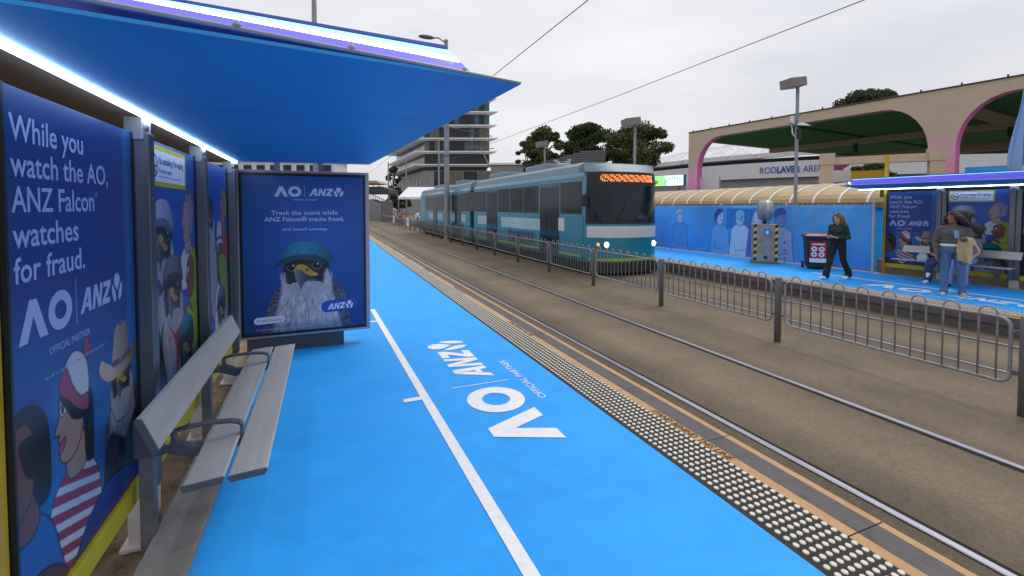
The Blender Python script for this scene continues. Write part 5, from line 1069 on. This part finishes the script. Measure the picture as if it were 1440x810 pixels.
def far_building(name, label, u0, u1, vt, d, mat, wins=0, dep=12):
    a, b = P(u0, 292, d), P(u1, 292, d); zt = P(u0, vt, d).z; e1 = (b - a).xy; L = e1.length; e1 = e1.normalized(); e2 = Vector((-e1.y, e1.x)); root = thing(name, label, 'building', (a.x, a.y, TZ))
    W = lambda s, t, z: (a.x + e1.x * s + e2.x * t, a.y + e1.y * s + e2.y * t, z)
    def bl(s0, s1, t0, t1, z0, z1, nm, mt): m = MB(); vs = [W(s, t, z) for z in (z0, z1) for t in (t0, t1) for s in (s0, s1)]; m.add(vs, [(0, 2, 3, 1), (4, 5, 7, 6), (0, 1, 5, 4), (2, 6, 7, 3), (0, 4, 6, 2), (1, 3, 7, 5)]); return m.build(nm, mt, root)
    bl(0, L, 0, dep, TZ, zt, 'wall', mat); bl(-.3, L + .3, -.3, dep + .3, zt, zt + .35, 'roof_edge', 'ledge_white')
    for k in range(wins): bl((k + .2) * L / wins, (k + .8) * L / wins, -.06, .1, zt - 1.9, zt - .6, 'window', 'glass_dark')
    return root
far_building('low_building', 'low white building glimpsed between the near shelter roof and advertising panel', 210, 470, 226, 62, 'white_wall', 14, 5)
far_building('pavilion_hall', 'flat grey roofed hall behind the tram right of the office block', 690, 760, 232, 78, 'grey_wall', 0, 20)
# louvred roof behind the tram
a = P(742, 236, 44); b = P(850, 236, 42); t = thing('louvred_plant_screen', 'dark grey louvred roof screen behind the tram below the trees', 'screen', (a.x, a.y, TZ)); e1 = (b - a).xy.normalized(); L = (b - a).xy.length; ang = math.atan2(e1.y, e1.x); e2 = Vector((-e1.y, e1.x))
m = MB(); c = (a + b) / 2; m.box((c.x + e2.x * 3.2, c.y + e2.y * 3.2, (a.z + TZ) / 2), (L, 6, a.z - TZ), ang); m.build('wall', 'dark_wall', t)
for k in range(9):
    m = MB(); zz = a.z + .06 + k * .19; off = k * .22; m.box((c.x + e2.x * off + e1.x * k * .3, c.y + e2.y * off + e1.y * k * .3, zz), (L - k * .6, .3, .1), ang); m.build('louvre', 'galv_dark', t)
# white marquee, ramp and stairs at the far left
def tent():
    p = P(560, 292, 52); e1 = CR.xy.normalized(); e2 = CF.xy.normalized(); root = thing('marquee', 'white peaked marquee beyond the far end of the tram', 'tent', (p.x, p.y, TZ)); z1 = P(560, 277, 52).z; z2 = P(575, 262, 52).z
    W = lambda s, t, z: (p.x + e1.x * s + e2.x * t, p.y + e1.y * s + e2.y * t, z)
    m = MB(); m.add([W(0, 0, z1), W(0, 4, z1), W(.7, 2, z2), W(7, 0, z1), W(7, 4, z1), W(6.3, 2, z2)], [(0, 2, 1), (0, 3, 5, 2), (3, 4, 5), (4, 1, 2, 5)]); m.add([W(0, 0, z1 - .25), W(7, 0, z1 - .25), W(7, 0, z1), W(0, 0, z1), W(0, 4, z1 - .25), W(0, 4, z1)], [(0, 1, 2, 3), (4, 0, 3, 5)]); m.build('canopy', 'white_paint', root)
    for s in (.05, 3.5, 6.95):
        for q in (.05, 3.95): m = MB(); m.tube([W(s, q, TZ), W(s, q, z1 - .05)], .05, 6); m.build('leg', 'galv', root)
tent()
def ramp():
    d0 = 70; root = None; a = P(505, 292, d0); e1 = CR.xy.normalized(); root = thing('ramp_bridge', 'grey concrete stair ramp with dark railings leading up to a covered footbridge', 'footbridge', (a.x, a.y, TZ)); zz = lambda v: P(520, v, d0).z; s_ = lambda u: (u - 505) * d0 / F_PX
    W = lambda s, t, z: (a.x + e1.x * s + CF.x * t, a.y + e1.y * s + CF.y * t, z)
    def pr(poly, t0, t1, nm, mt): m = MB(); n = len(poly); m.add([W(x, t0, z) for x, z in poly] + [W(x, t1, z) for x, z in poly], [tuple(range(n)), tuple(range(n, 2 * n))[::-1]] + [(i, n + i, n + (i + 1) % n, (i + 1) % n) for i in range(n)]); return m.build(nm, mt, root)
    pr([(0, TZ), (0, zz(280)), (s_(522), zz(280)), (s_(552), zz(295)), (s_(552), TZ)], 0, 3, 'stair_wall', 'grey_wall')
    pr([(0, zz(272)), (0, zz(263)), (s_(535), zz(262)), (s_(546), zz(266)), (s_(546), zz(272))], .2, 6, 'bridge_deck', 'dark_wall')
    pr([(0, zz(258)), (0, zz(254)), (s_(530), zz(254)), (s_(534), zz(258))], 0, 5, 'roof_canopy', 'vault_sheet')
    for u in (508, 516, 523, 531): pr([(s_(u), zz(262)), (s_(u), zz(258)), (s_(u) + .12, zz(258)), (s_(u) + .12, zz(262))], .5, .6, 'roof_post', 'galv_dark')
    for k in range(12):
        u = 520 + k * 2.6; v = 279 + k * 1.25; pr([(s_(u), zz(v)), (s_(u), zz(v - 7)), (s_(u) + .07, zz(v - 7)), (s_(u) + .07, zz(v))], .1, .17, 'baluster', 'dark_wall')
    pr([(s_(518), zz(271)), (s_(518), zz(270)), (s_(551), zz(286)), (s_(551), zz(287))], .08, .2, 'handrail', 'dark_wall')
    pr([(s_(546), TZ), (s_(546), zz(283)), (s_(562), zz(284)), (s_(562), TZ)], -4, -3.9, 'mesh_fence', 'galv_dark')
ramp()
# ------------------------------------------------------------------ trees
def tree(label, u, vtop, vmid, d, rw, rh, seed, mat='leaf', clumps=34, leaf=.3, n=360):
    rg = random.Random(seed); p = P(u, vmid, d); top = P(u, vtop, d).z; base = Vector((p.x, p.y, TZ)); root = thing('gum_tree', label, 'tree', tuple(base), group='gum trees beyond the tram stop'); zc = p.z
    m = MB(); trunk = [base, base + Vector((.2, .1, (zc - TZ) * .35)), base + Vector((-.1, .2, (zc - TZ) * .7)), base + Vector((.1, 0, zc - TZ))]; m.tube(trunk, [.42, .34, .26, .16], 8); cl = []
    for i in range(clumps):
        a = rg.random() * 6.283; h = rg.uniform(-1, 1); rr = math.sqrt(max(.05, 1 - abs(h) ** 2.2)) * rg.uniform(.35, 1); q = Vector((base.x + math.cos(a) * rr * rw, base.y + math.sin(a) * rr * rw, zc + h * rh)); cl.append((q, rg.uniform(.5, 1.05) * rw * .305))
        if i % 2 == 0: m.tube([trunk[2].lerp(trunk[3], rg.random()), trunk[3].lerp(q, .5) + Vector((0, 0, .2)), q], [.13, .08, .03], 5)
    m.build('trunk', 'bark', root); c = MB()
    for q, r in cl:
        for k in range(n):
            v = Vector((rg.gauss(0, 1), rg.gauss(0, 1), rg.gauss(0, 1))).normalized() * r * rg.uniform(.45, 1.08); v.z *= .72; o = q + v; s = leaf * rg.uniform(.6, 1.3)
            ax = Vector((rg.uniform(-1, 1), rg.uniform(-1, 1), rg.uniform(-1, .4))).normalized(); bx_ = ax.orthogonal().normalized(); bx_.rotate(Matrix.Rotation(rg.random() * 6.28, 3, ax)); by = ax.cross(bx_)
            c.add([o - bx_ * s * .5, o + by * s * .28, o + bx_ * s * .5, o - by * s * .28], [(0, 1, 2, 3)])
    c.build('crown', mat, root); return root
tree('leafy gum tree at the left of the row behind the tram roof', 764, 184, 212, 62, 3.2, 2.9, 1, 'leaf', 44, .36)
tree('broad dark gum tree in the middle of the row behind the tram roof', 826, 180, 208, 66, 4.0, 2.9, 2, 'leaf_dark', 56, .38)
tree('rounded gum tree at the right of the row beside the box lamp', 898, 182, 208, 60, 4.2, 2.6, 3, 'leaf', 58, .36)
tree('thin low tree between the louvred screen and the row of gums', 742, 200, 226, 70, 2.2, 1.8, 8, 'leaf_dark', 16, .3)
tree('wide gum tree showing above the tan pavilion roof', 1230, 130, 157, 78, 5.4, 3.2, 4, 'leaf_dark', 60, .46)
tree('tall dark conifer left of the office block', 553, 240, 268, 100, 1.9, 5.2, 5, 'leaf_dark', 34, .42)
tree('dark shrubby tree at the foot of the office block', 560, 262, 282, 92, 2.4, 2.4, 6, 'leaf_dark', 20, .36)
tree('small bushy tree behind the tan portal beam', 1236, 232, 248, 50, 3.0, 1.4, 7, 'leaf_dark', 24, .3)
# ------------------------------------------------------------------ people
pm('skin_brown', srgb(142, 98, 76), .55, var=.05); pm('skin_fair', srgb(196, 150, 128), .55, var=.05); pm('hoodie', srgb(86, 84, 86), .9, var=.1, scale=12, bump=.9, bscale=16); pm('shirt_white', srgb(216, 220, 232), .8); pm('jeans', srgb(74, 104, 148), .85, var=.18, scale=9, bump=.8, bscale=14)
pm('jeans_light', srgb(108, 138, 184), .85, var=.16, scale=9, bump=.8, bscale=14); pm('jeans_dark', srgb(42, 58, 104), .85, var=.15, scale=9); pm('shoe_grey', srgb(176, 172, 166), .7, var=.1, scale=30); pm('shoe_black', srgb(30, 30, 34), .6); pm('shoe_white', srgb(214, 216, 222), .6)
pm('green_knit', srgb(36, 54, 48), .9, var=.12, scale=14, bump=.9, bscale=16); pm('black_cloth', srgb(26, 27, 34), .85, var=.15, scale=10); pm('hair_dark', srgb(52, 36, 30), .6, var=.35, scale=22); pm('hair_brown', srgb(118, 84, 60), .55, var=.3, scale=22); pm('beige_cloth', srgb(180, 158, 128), .85, var=.1, scale=7, bump=.3, bscale=20); pm('grey_cloth', srgb(112, 108, 112), .85)
pm('eye_dark', srgb(26, 20, 18), .3); pm('lip', srgb(140, 72, 70), .5); pm('phone_case', srgb(96, 130, 170), .3); pm('orange_vest', srgb(240, 120, 40), .7); pm('bag_white', srgb(190, 194, 204), .7, var=.1)
def cap_mesh(m, a, b, ra, rb, n=12):
    a, b = Vector(a), Vector(b); d = (b - a); L = d.length; t = d / L if L > 1e-6 else Vector((0, 0, 1)); pts = []; rs = []
    for k in range(1, 5): ang = math.pi / 2 * (1 - k / 5); pts.append(a - t * ra * math.sin(ang)); rs.append(ra * math.cos(ang))
    pts += [a, a.lerp(b, .33), a.lerp(b, .66), b]; rs += [ra, ra * .67 + rb * .33, ra * .33 + rb * .67, rb]
    for k in range(4, 0, -1): ang = math.pi / 2 * (1 - k / 5); pts.append(b + t * rb * math.sin(ang)); rs.append(rb * math.cos(ang))
    m.tube(pts, rs, n)
class Fig:
    def __init__(s): s.mb = MB(); s.pr = []; s.mats = []
    def mi(s, m):
        if m not in s.mats: s.mats.append(m)
        return s.mats.index(m)
    def cap(s, a, b, ra, rb, m): cap_mesh(s.mb, a, b, ra, rb); s.pr.append(('c', Vector(a), Vector(b), ra, rb, s.mi(m)))
    def ell(s, c, r, m, rot=None): s.mb.ell(c, r, 16, 10, 0, rot); s.pr.append(('e', Vector(c), Vector(r), rot, 0, s.mi(m)))
    def build(s, name, parent, voxel):
        me = s.mb.mesh('raw', []); o = bpy.data.objects.new('raw', me); COL.objects.link(o); md = o.modifiers.new('r', 'REMESH'); md.mode = 'VOXEL'; md.voxel_size = voxel; sm = o.modifiers.new('s', 'SMOOTH'); sm.factor = .5; sm.iterations = 4
        dg = bpy.context.evaluated_depsgraph_get(); nm = bpy.data.meshes.new_from_object(o.evaluated_get(dg)); bpy.data.objects.remove(o); nm.name = name; n = len(nm.polygons)
        c = np.empty(n * 3, np.float32); nm.polygons.foreach_get('center', c); c = c.reshape(-1, 3); best = np.full(n, 1e9); idx = np.zeros(n, np.int32)
        for k, a, b, ra, rb, mi in s.pr:
            if k == 'c':
                av, bv = np.array(a), np.array(b); d = bv - av; t = np.clip(((c - av) @ d) / (d @ d + 1e-9), 0, 1); dist = np.linalg.norm(c - av - t[:, None] * d, axis=1) - (ra + (rb - ra) * t)
            else:
                q = c - np.array(a)
                if ra is not None: q = q @ np.array(ra.to_3x3())
                dist = (np.linalg.norm(q / np.array(b), axis=1) - 1) * min(b)
            w = dist < best; best[w] = dist[w]; idx[w] = mi
        nm.materials.clear()
        for m in s.mats: nm.materials.append(MATS[m])
        nm.polygons.foreach_set('material_index', idx); nm.polygons.foreach_set('use_smooth', [True] * n); return link(name, nm, parent, local=True)
def hand(f, wr, d, palm_n, skin, curl=.5, k=1.):
    """palm plus five bent fingers; d: pointing direction, palm_n: normal of the palm"""
    d = Vector(d).normalized(); pn = Vector(palm_n); pn = (pn - d * pn.dot(d)).normalized(); sd_ = d.cross(pn); wr = Vector(wr)
    for o in (-.025, 0, .025): f.cap(wr + sd_ * o * .7 * k, wr + (d * .085 + sd_ * o) * k, .017 * k, .015 * k, skin)
    for o, L in ((-.033, .058), (-.011, .072), (.011, .068), (.033, .052)):
        p0 = wr + (d * .088 + sd_ * o) * k; p1 = p0 + (d * math.cos(curl * .8) + pn * math.sin(curl * .8)) * L * .55 * k; p2 = p1 + (d * math.cos(curl * 2) + pn * math.sin(curl * 2)) * L * .5 * k; f.cap(p0, p1, .0098 * k, .009 * k, skin); f.cap(p1, p2, .009 * k, .0078 * k, skin)
    b0 = wr + (d * .03 - sd_ * .03) * k; b1 = b0 + (d * .03 - sd_ * .028 + pn * .018) * k; b2 = b1 + (d * .032 + pn * .016 - sd_ * .004) * k; f.cap(b0, b1, .0125 * k, .011 * k, skin); f.cap(b1, b2, .011 * k, .009 * k, skin)
def shoe(f, ank, fwd, m, pitch=0):
    ank = Vector(ank); fw = Vector((fwd[0], fwd[1], 0)).normalized(); fw = Vector((fw.x * math.cos(pitch), fw.y * math.cos(pitch), math.sin(pitch))); up = Vector((0, 0, 1)); up = (up - fw * up.dot(fw)).normalized(); s = ank - up * .045
    f.cap(s - fw * .045, s + fw * .07, .04, .038, m); f.cap(s + fw * .06 - up * .006, s + fw * .145 - up * .01, .04, .03, m); f.cap(ank, s - fw * .01, .042, .042, m)
def head(f, c, yaw, skin, pitch=0):
    M = Matrix.Rotation(yaw, 3, 'Z') @ Matrix.Rotation(pitch, 3, 'X'); c = Vector(c); L = lambda x, y, z: c + M @ Vector((x, y, z))
    f.ell(c, (.074, .094, .112), skin, M); f.ell(L(0, -.028, -.055), (.054, .062, .062), skin, M); f.cap(L(0, -.088, .012), L(0, -.112, -.022), .009, .014, skin); f.ell(L(0, -.088, -.05), (.026, .014, .012), skin, M); f.ell(L(0, -.078, -.088), (.024, .022, .02), skin, M)
    for s in (-1, 1): f.ell(L(s * .076, .012, -.01), (.012, .022, .032), skin, M)
    return L, M
def face(parent, L):
    e = MB(); 
    for s in (-1, 1): e.ell(L(s * .031, -.086, .006), (.012, .007, .007), 8, 6)
    e.build('eyes', 'eye_dark', parent, local=True); e = MB()
    for s in (-1, 1): e.tube([L(s * .014, -.093, .028), L(s * .032, -.092, .033), L(s * .05, -.08, .026)], .004, 5)
    e.build('eyebrows', 'hair_dark', parent, local=True); e = MB(); e.tube([L(-.024, -.092, -.052), L(0, -.101, -.05), L(.024, -.092, -.052)], [.003, .006, .003], 6); e.build('mouth', 'lip', parent, local=True)
def hair_mesh(parent, L, mat, seed, long=.2, vol=.03, back=0., ang=0., n=120, drift=(0, 0)):
    rg = random.Random(seed); m = MB()
    prof = [(.0, .112)]
    for i in range(n):
        t = rg.random() * 2 * math.pi; el = rg.uniform(-.15, 1.5); x = math.cos(t) * math.cos(el); y = math.sin(t) * math.cos(el); z = math.sin(el)
        if y < -.25 and z < .55: continue
        p0 = L(x * .080, y * .096 + .006, z * .112 + .012); rr = rg.uniform(.5, 1) * vol; wv = rg.uniform(-.012, .012)
        if y > -.35 and z < .8:
            g = rg.uniform(.5, 1) * long; q = L(x * (.080 + rr), y * (.096 + rr) + .012, z * .112 - g * .35); q2 = L(x * (.086 + rr * .8) + drift[0] * g, y * (.10 + rr) + .02 + back * g + drift[1] * g, z * .09 - g)
            m.tube([p0, p0.lerp(q, .5) + Vector((wv, wv, .01)), q + Vector((wv, -wv, 0)), q.lerp(q2, .5) - Vector((wv, wv, 0)), q2], [.017, .022, .022, .018, .006], 6)
        else: m.tube([L(x * .07, y * .09, z * .105), p0, L(x * .086, y * .10 + .02, z * .112 - .02)], [.012, .02, .012], 6)
    m.ell(L(0, .012, .02), (.082, .098, .106), 16, 10); m.build('hair', mat, parent, smooth=True, local=True)
def face_rz(d): return math.atan2(d[0], -d[1])
TOC = Vector((-math.sin(YAW), -math.cos(YAW), 0)); LEFT = -CR
def fig_root(label, loc, rz, group=None): t = thing('person', label, 'person', loc, group); t.rotation_euler = (0, 0, rz); return t
def torso(f, top, bot_m, hip=.94, lean=0, w=1., neck='skin_brown', chestz=1.26):
    f.ell((0, .012, hip), (.172 * w, .128 * w, .12), bot_m); f.ell((0, .0, hip + .13), (.152 * w, .112 * w, .13), top); f.ell((0, .004 + lean * .5, chestz - .08), (.17 * w, .118 * w, .16), top); f.ell((0, .01 + lean, chestz), (.178 * w, .112 * w, .13), top)
    for s in (-1, 1): f.cap((s * .05, .012 + lean, chestz + .10), (s * .155 * w, .014 + lean, chestz + .075), .062, .058, top); f.ell((s * .072, -.085 + lean, chestz - .02), (.066, .05, .064), top)
# --- woman in the grey hoodie
d = (TOC * math.cos(R(38)) + LEFT * math.sin(R(38))); r = fig_root('person in grey hoodie and jeans holding a phone with a beige jacket over one arm', (11.13, 4.86, 0), face_rz(d), 'people on the opposite platform')
f = Fig(); k = 'skin_brown'; torso(f, 'hoodie', 'jeans', .90, 0, 1.14, chestz=1.22)
f.ell((0, -.01, .985), (.19, .14, .05), 'shirt_white'); f.ell((0, -.0, 1.04), (.198, .146, .06), 'hoodie')
for s, kx, ax, ay in ((-1, -.105, -.11, -.02), (1, .12, .15, .03)):
    f.cap((s * .088, .01, .87), (kx, -.012, .48), .102, .07, 'jeans'); f.cap((kx, -.01, .48), (ax, ay, .10), .071, .056, 'jeans'); f.cap((ax, ay - .005, .14), (ax, ay - .01, .085), .062, .066, 'jeans'); shoe(f, (ax, ay, .085), (s * .25, -1), 'shoe_grey')
f.cap((-.19, .015, 1.28), (-.25, .03, 1.03), .066, .056, 'hoodie'); f.cap((-.25, .03, 1.03), (-.235, -.06, .82), .056, .042, 'hoodie'); hand(f, (-.235, -.065, .80), (0, -.15, -1), (1, -.2, 0), k, .5)
f.cap((.19, .015, 1.28), (.25, .02, 1.05), .066, .058, 'hoodie'); f.cap((.25, .02, 1.05), (.10, -.22, 1.12), .056, .042, 'hoodie'); hand(f, (.09, -.235, 1.125), (-.75, -.35, .35), (0, -.3, .9), k, .9)
f.cap((0, .02, 1.33), (0, -.005, 1.43), .052, .048, k); f.ell((0, .06, 1.345), (.105, .07, .05), 'hoodie'); L, M = head(f, (-.005, -.015, 1.505), R(-46), k)
f.build('body', r, .0085); face(r, L); hair_mesh(r, L, 'hair_dark', 3, .27, .10, .55, n=320, drift=(.08, .15))
g = MB(); 
for s in (-1, 1): g.tube([L(s * .033 + .022 * math.cos(a), -.098, .005 + .017 * math.sin(a)) for a in np.linspace(0, 2 * math.pi, 12, endpoint=False)], .0022, 5, closed=True); g.tube([L(s * .055, -.096, .01), L(s * .08, -.01, .012)], .0022, 5)
g.tube([L(-.011, -.1, .008), L(.011, -.1, .008)], .0022, 5); g.build('glasses', 'frame_alu', r, local=True)
dr = MB(); dr.tube([(.02, -.125, 1.28), (.022, -.14, 1.18)], .006, 5); dr.tube([(-.03, -.12, 1.28), (-.034, -.137, 1.17)], .006, 5); dr.build('drawstring', 'grey_cloth', r, local=True)
RZ = Matrix.Rotation(face_rz(d), 4, 'Z'); base = Vector((11.13, 4.86, 0)); wl = lambda *p: base + RZ @ Vector(p)
m = MB(); c = wl(.015, -.30, 1.20); m.box(c, (.076, .012, .155), face_rz(d) + .3, 0, Matrix.Rotation(R(-24), 3, 'X')); m.build('phone', 'phone_case', label='blue-cased phone held up by the person in the grey hoodie', cat='phone', bevel=.006)
m = MB(); nu, nv = 44, 20
for j in range(nv + 1):
    g_ = j / nv
    for i in range(nu):
        a = 2 * math.pi * i / nu; fo = 1 + (.16 + .2 * g_) * math.sin(a * 5 + g_ * 2.6) + .1 * math.sin(a * 9 - g_ * 4); rx = (.085 + .045 * math.sin(g_ * 2.6)) * fo; ry = (.06 + .03 * g_) * fo; x = .15 + rx * math.cos(a) + .05 * g_ * g_; y = -.12 + ry * math.sin(a) + .02 * g_; z = 1.15 - .44 * g_ + .07 * math.sin(a * 2 + 1) * g_ + .09 * math.cos(a) * g_; k_ = 1 - (.7 if j == 0 else .25 if j == 1 else 0); m.v.append(tuple(wl(.165 + (x - .165) * k_, -.12 + (y + .12) * k_, z)))
for j in range(nv):
    for i in range(nu): m.f.append((j * nu + i, j * nu + (i + 1) % nu, (j + 1) * nu + (i + 1) % nu, (j + 1) * nu + i)); m.m.append(1 if (38 <= i < 42 and 8 < j < 18) else 0)
m.f.append(tuple(range(nu))[::-1]); m.m.append(0); m.f.append(tuple(nv * nu + i for i in range(nu))); m.m.append(0); m.build('jacket', ['beige_cloth', 'grey_cloth'], smooth=True, label='folded beige jacket draped over the forearm of the person in grey', cat='jacket')
# --- walking woman
d = LEFT * .92 + TOC * .38; r = fig_root('person in a dark green jumper and black flared trousers walking past the bin', (11.24, 7.04, 0), face_rz(d), 'people on the opposite platform')
f = Fig(); k = 'skin_fair'; torso(f, 'green_knit', 'black_cloth', .86, -.01, .98, chestz=1.17); f.ell((0, .05, .95), (.15, .12, .07), 'black_cloth')
for s, kn, an, pit in ((-1, (-.09, -.14, .46), (-.085, -.27, .095), .12), (1, (.09, .05, .46), (.09, .26, .105), -.15)):
    f.cap((s * .085, 0, .84), kn, .092, .066, 'black_cloth'); f.cap(kn, Vector(an) + Vector((0, 0, .05)), .066, .066, 'black_cloth'); f.cap(Vector(an) + Vector((0, .0, .10)), Vector(an) + Vector((0, -.005, .0)), .068, .080, 'black_cloth'); shoe(f, Vector(an) + Vector((0, -.03, -.01)), (0, -1), 'shoe_white', pit)
f.cap((-.17, .0, 1.24), (-.215, .02, 1.0), .056, .048, 'green_knit'); f.cap((-.215, .02, 1.0), (-.10, -.20, .99), .046, .036, 'green_knit'); hand(f, (-.09, -.215, .99), (.7, -.6, .1), (.2, -.2, 1), k, .7)
f.cap((.17, .0, 1.24), (.215, .03, 1.0), .056, .048, 'green_knit'); f.cap((.215, .03, 1.0), (.12, -.19, 1.0), .046, .036, 'green_knit'); hand(f, (.11, -.205, 1.0), (-.7, -.6, .05), (-.2, -.2, 1), k, .7)
f.cap((0, .005, 1.27), (0, -.02, 1.37), .047, .043, k); L, M = head(f, (0, -.035, 1.445), 0, k, R(10)); f.build('body', r, .0085); face(r, L); hair_mesh(r, L, 'hair_brown', 5, .27, .03, .35, n=200)
b = MB(); b.ell((-.02, -.10, .93), (.13, .06, .06), 14, 8); b.build('waist_bag', 'black_cloth', r, smooth=True, local=True)
# --- two people sitting on the opposite bench
def seated(label, loc, jeans, shoe_m, top, skin, hairm, seed, crossed):
    d = Vector((-1, -.12, 0)); r = fig_root(label, loc, face_rz(d), 'people on the opposite platform'); f = Fig(); dz = -.36
    f.ell((0, .02, .58), (.175, .15, .12), jeans); f.ell((0, .03, .76), (.155, .115, .16), top); f.ell((0, .03, .92), (.172, .112, .14), top)
    for s in (-1, 1): f.cap((s * .05, .03, 1.01), (s * .15, .03, .985), .06, .056, top)
    for s in (-1, 1):
        if crossed and s == 1: kn, an = (.04, -.44, .62), (-.10, -.52, .30)
        else: kn, an = (s * .11, -.45, .50), (s * .12, -.50, .10)
        f.cap((s * .09, 0, .56), kn, .09, .066, jeans); f.cap(kn, Vector(an) + Vector((0, 0, .06)), .066, .06, jeans); f.cap(Vector(an) + Vector((0, 0, .1)), Vector(an) + Vector((0, 0, .0)), .062, .076 if crossed else .066, jeans); shoe(f, an, (-.1 if s < 0 else .1, -1), shoe_m, -.5 if crossed and s == 1 else 0)
    for s in (-1, 1): f.cap((s * .175, .03, .97), (s * .22, -.03, .74), .056, .046, top); f.cap((s * .22, -.03, .74), (s * .12, -.24, .66), .046, .036, top); hand(f, (s * .11, -.26, .66), (-s * .5, -.8, 0), (0, 0, -1), skin, .5)
    f.cap((0, .03, 1.03), (0, .0, 1.13), .047, .043, skin); L, M = head(f, (0, -.01, 1.215), R(12) * (1 if crossed else -1), skin); f.build('body', r, .0095); face(r, L); hair_mesh(r, L, hairm, seed, .14, .02, n=140); return r
seated('person in dark blue flared jeans sitting cross-legged on the opposite bench', (12.93, 5.78, 0), 'jeans_dark', 'shoe_white', 'black_cloth', 'skin_fair', 'hair_dark', 9, True)
seated('person in pale jeans and black shoes sitting behind the one in grey hoodie', (12.84, 5.37, 0), 'jeans_light', 'shoe_black', 'grey_cloth', 'skin_fair', 'hair_brown', 12, False)
t = thing('handbag', None, None, (12.86, 6.16, .46)); m = MB(); m.prism([(6.07, .462), (6.25, .462), (6.27, .56), (6.22, .63), (6.10, .63), (6.05, .56)], 'x', 12.82, 12.91); m.build('body', 'bag_white', t, bevel=.02); m = MB(); m.tube([(12.865, 6.11, .62), (12.865, 6.12, .70), (12.865, 6.16, .73), (12.865, 6.20, .70), (12.865, 6.21, .62)], .009, 6); m.build('handle', 'bag_white', t); tag(t, label='white handbag on the opposite bench beside the dark jeans', cat='bag')
# --- tiny figures near the marquee
def tiny(label, u, v, dpt, top, bot, rz):
    p = P(u, v, dpt); r = fig_root(label, (p.x, p.y, TZ), rz, 'people near the marquee'); f = Fig(); torso(f, top, bot, .92, 0, 1.05)
    for s in (-1, 1): f.cap((s * .09, 0, .88), (s * .1, -.01, .48), .095, .068, bot); f.cap((s * .1, -.01, .48), (s * .11, .02 * s, .1), .066, .05, bot); shoe(f, (s * .11, .02 * s, .085), (0, -1), 'shoe_black'); f.cap((s * .18, .01, 1.32), (s * .24, .02, 1.05), .056, .048, top); f.cap((s * .24, .02, 1.05), (s * .22, -.08, .82), .046, .034, top); hand(f, (s * .22, -.09, .8), (0, -.2, -1), (-s, 0, 0), 'skin_fair', .4)
    f.cap((0, .01, 1.36), (0, 0, 1.48), .05, .046, 'skin_fair'); L, M = head(f, (0, -.01, 1.56), 0, 'skin_fair'); f.build('body', r, .014); hair_mesh(r, L, 'hair_dark', 2, .05, .01, n=60)
tiny('distant person in an orange vest in front of the marquee', 563, 300, 54, 'orange_vest', 'black_cloth', 0)
tiny('distant person in a pale top standing left of the other by the tram end', 587, 300, 50, 'shirt_white', 'jeans_light', .5)
tiny('distant person in a grey top standing nearest the tram end', 594.5, 300, 51, 'grey_cloth', 'jeans_dark', -.4)
for o in COL.objects:
    if '_base' in o: del o['_base']
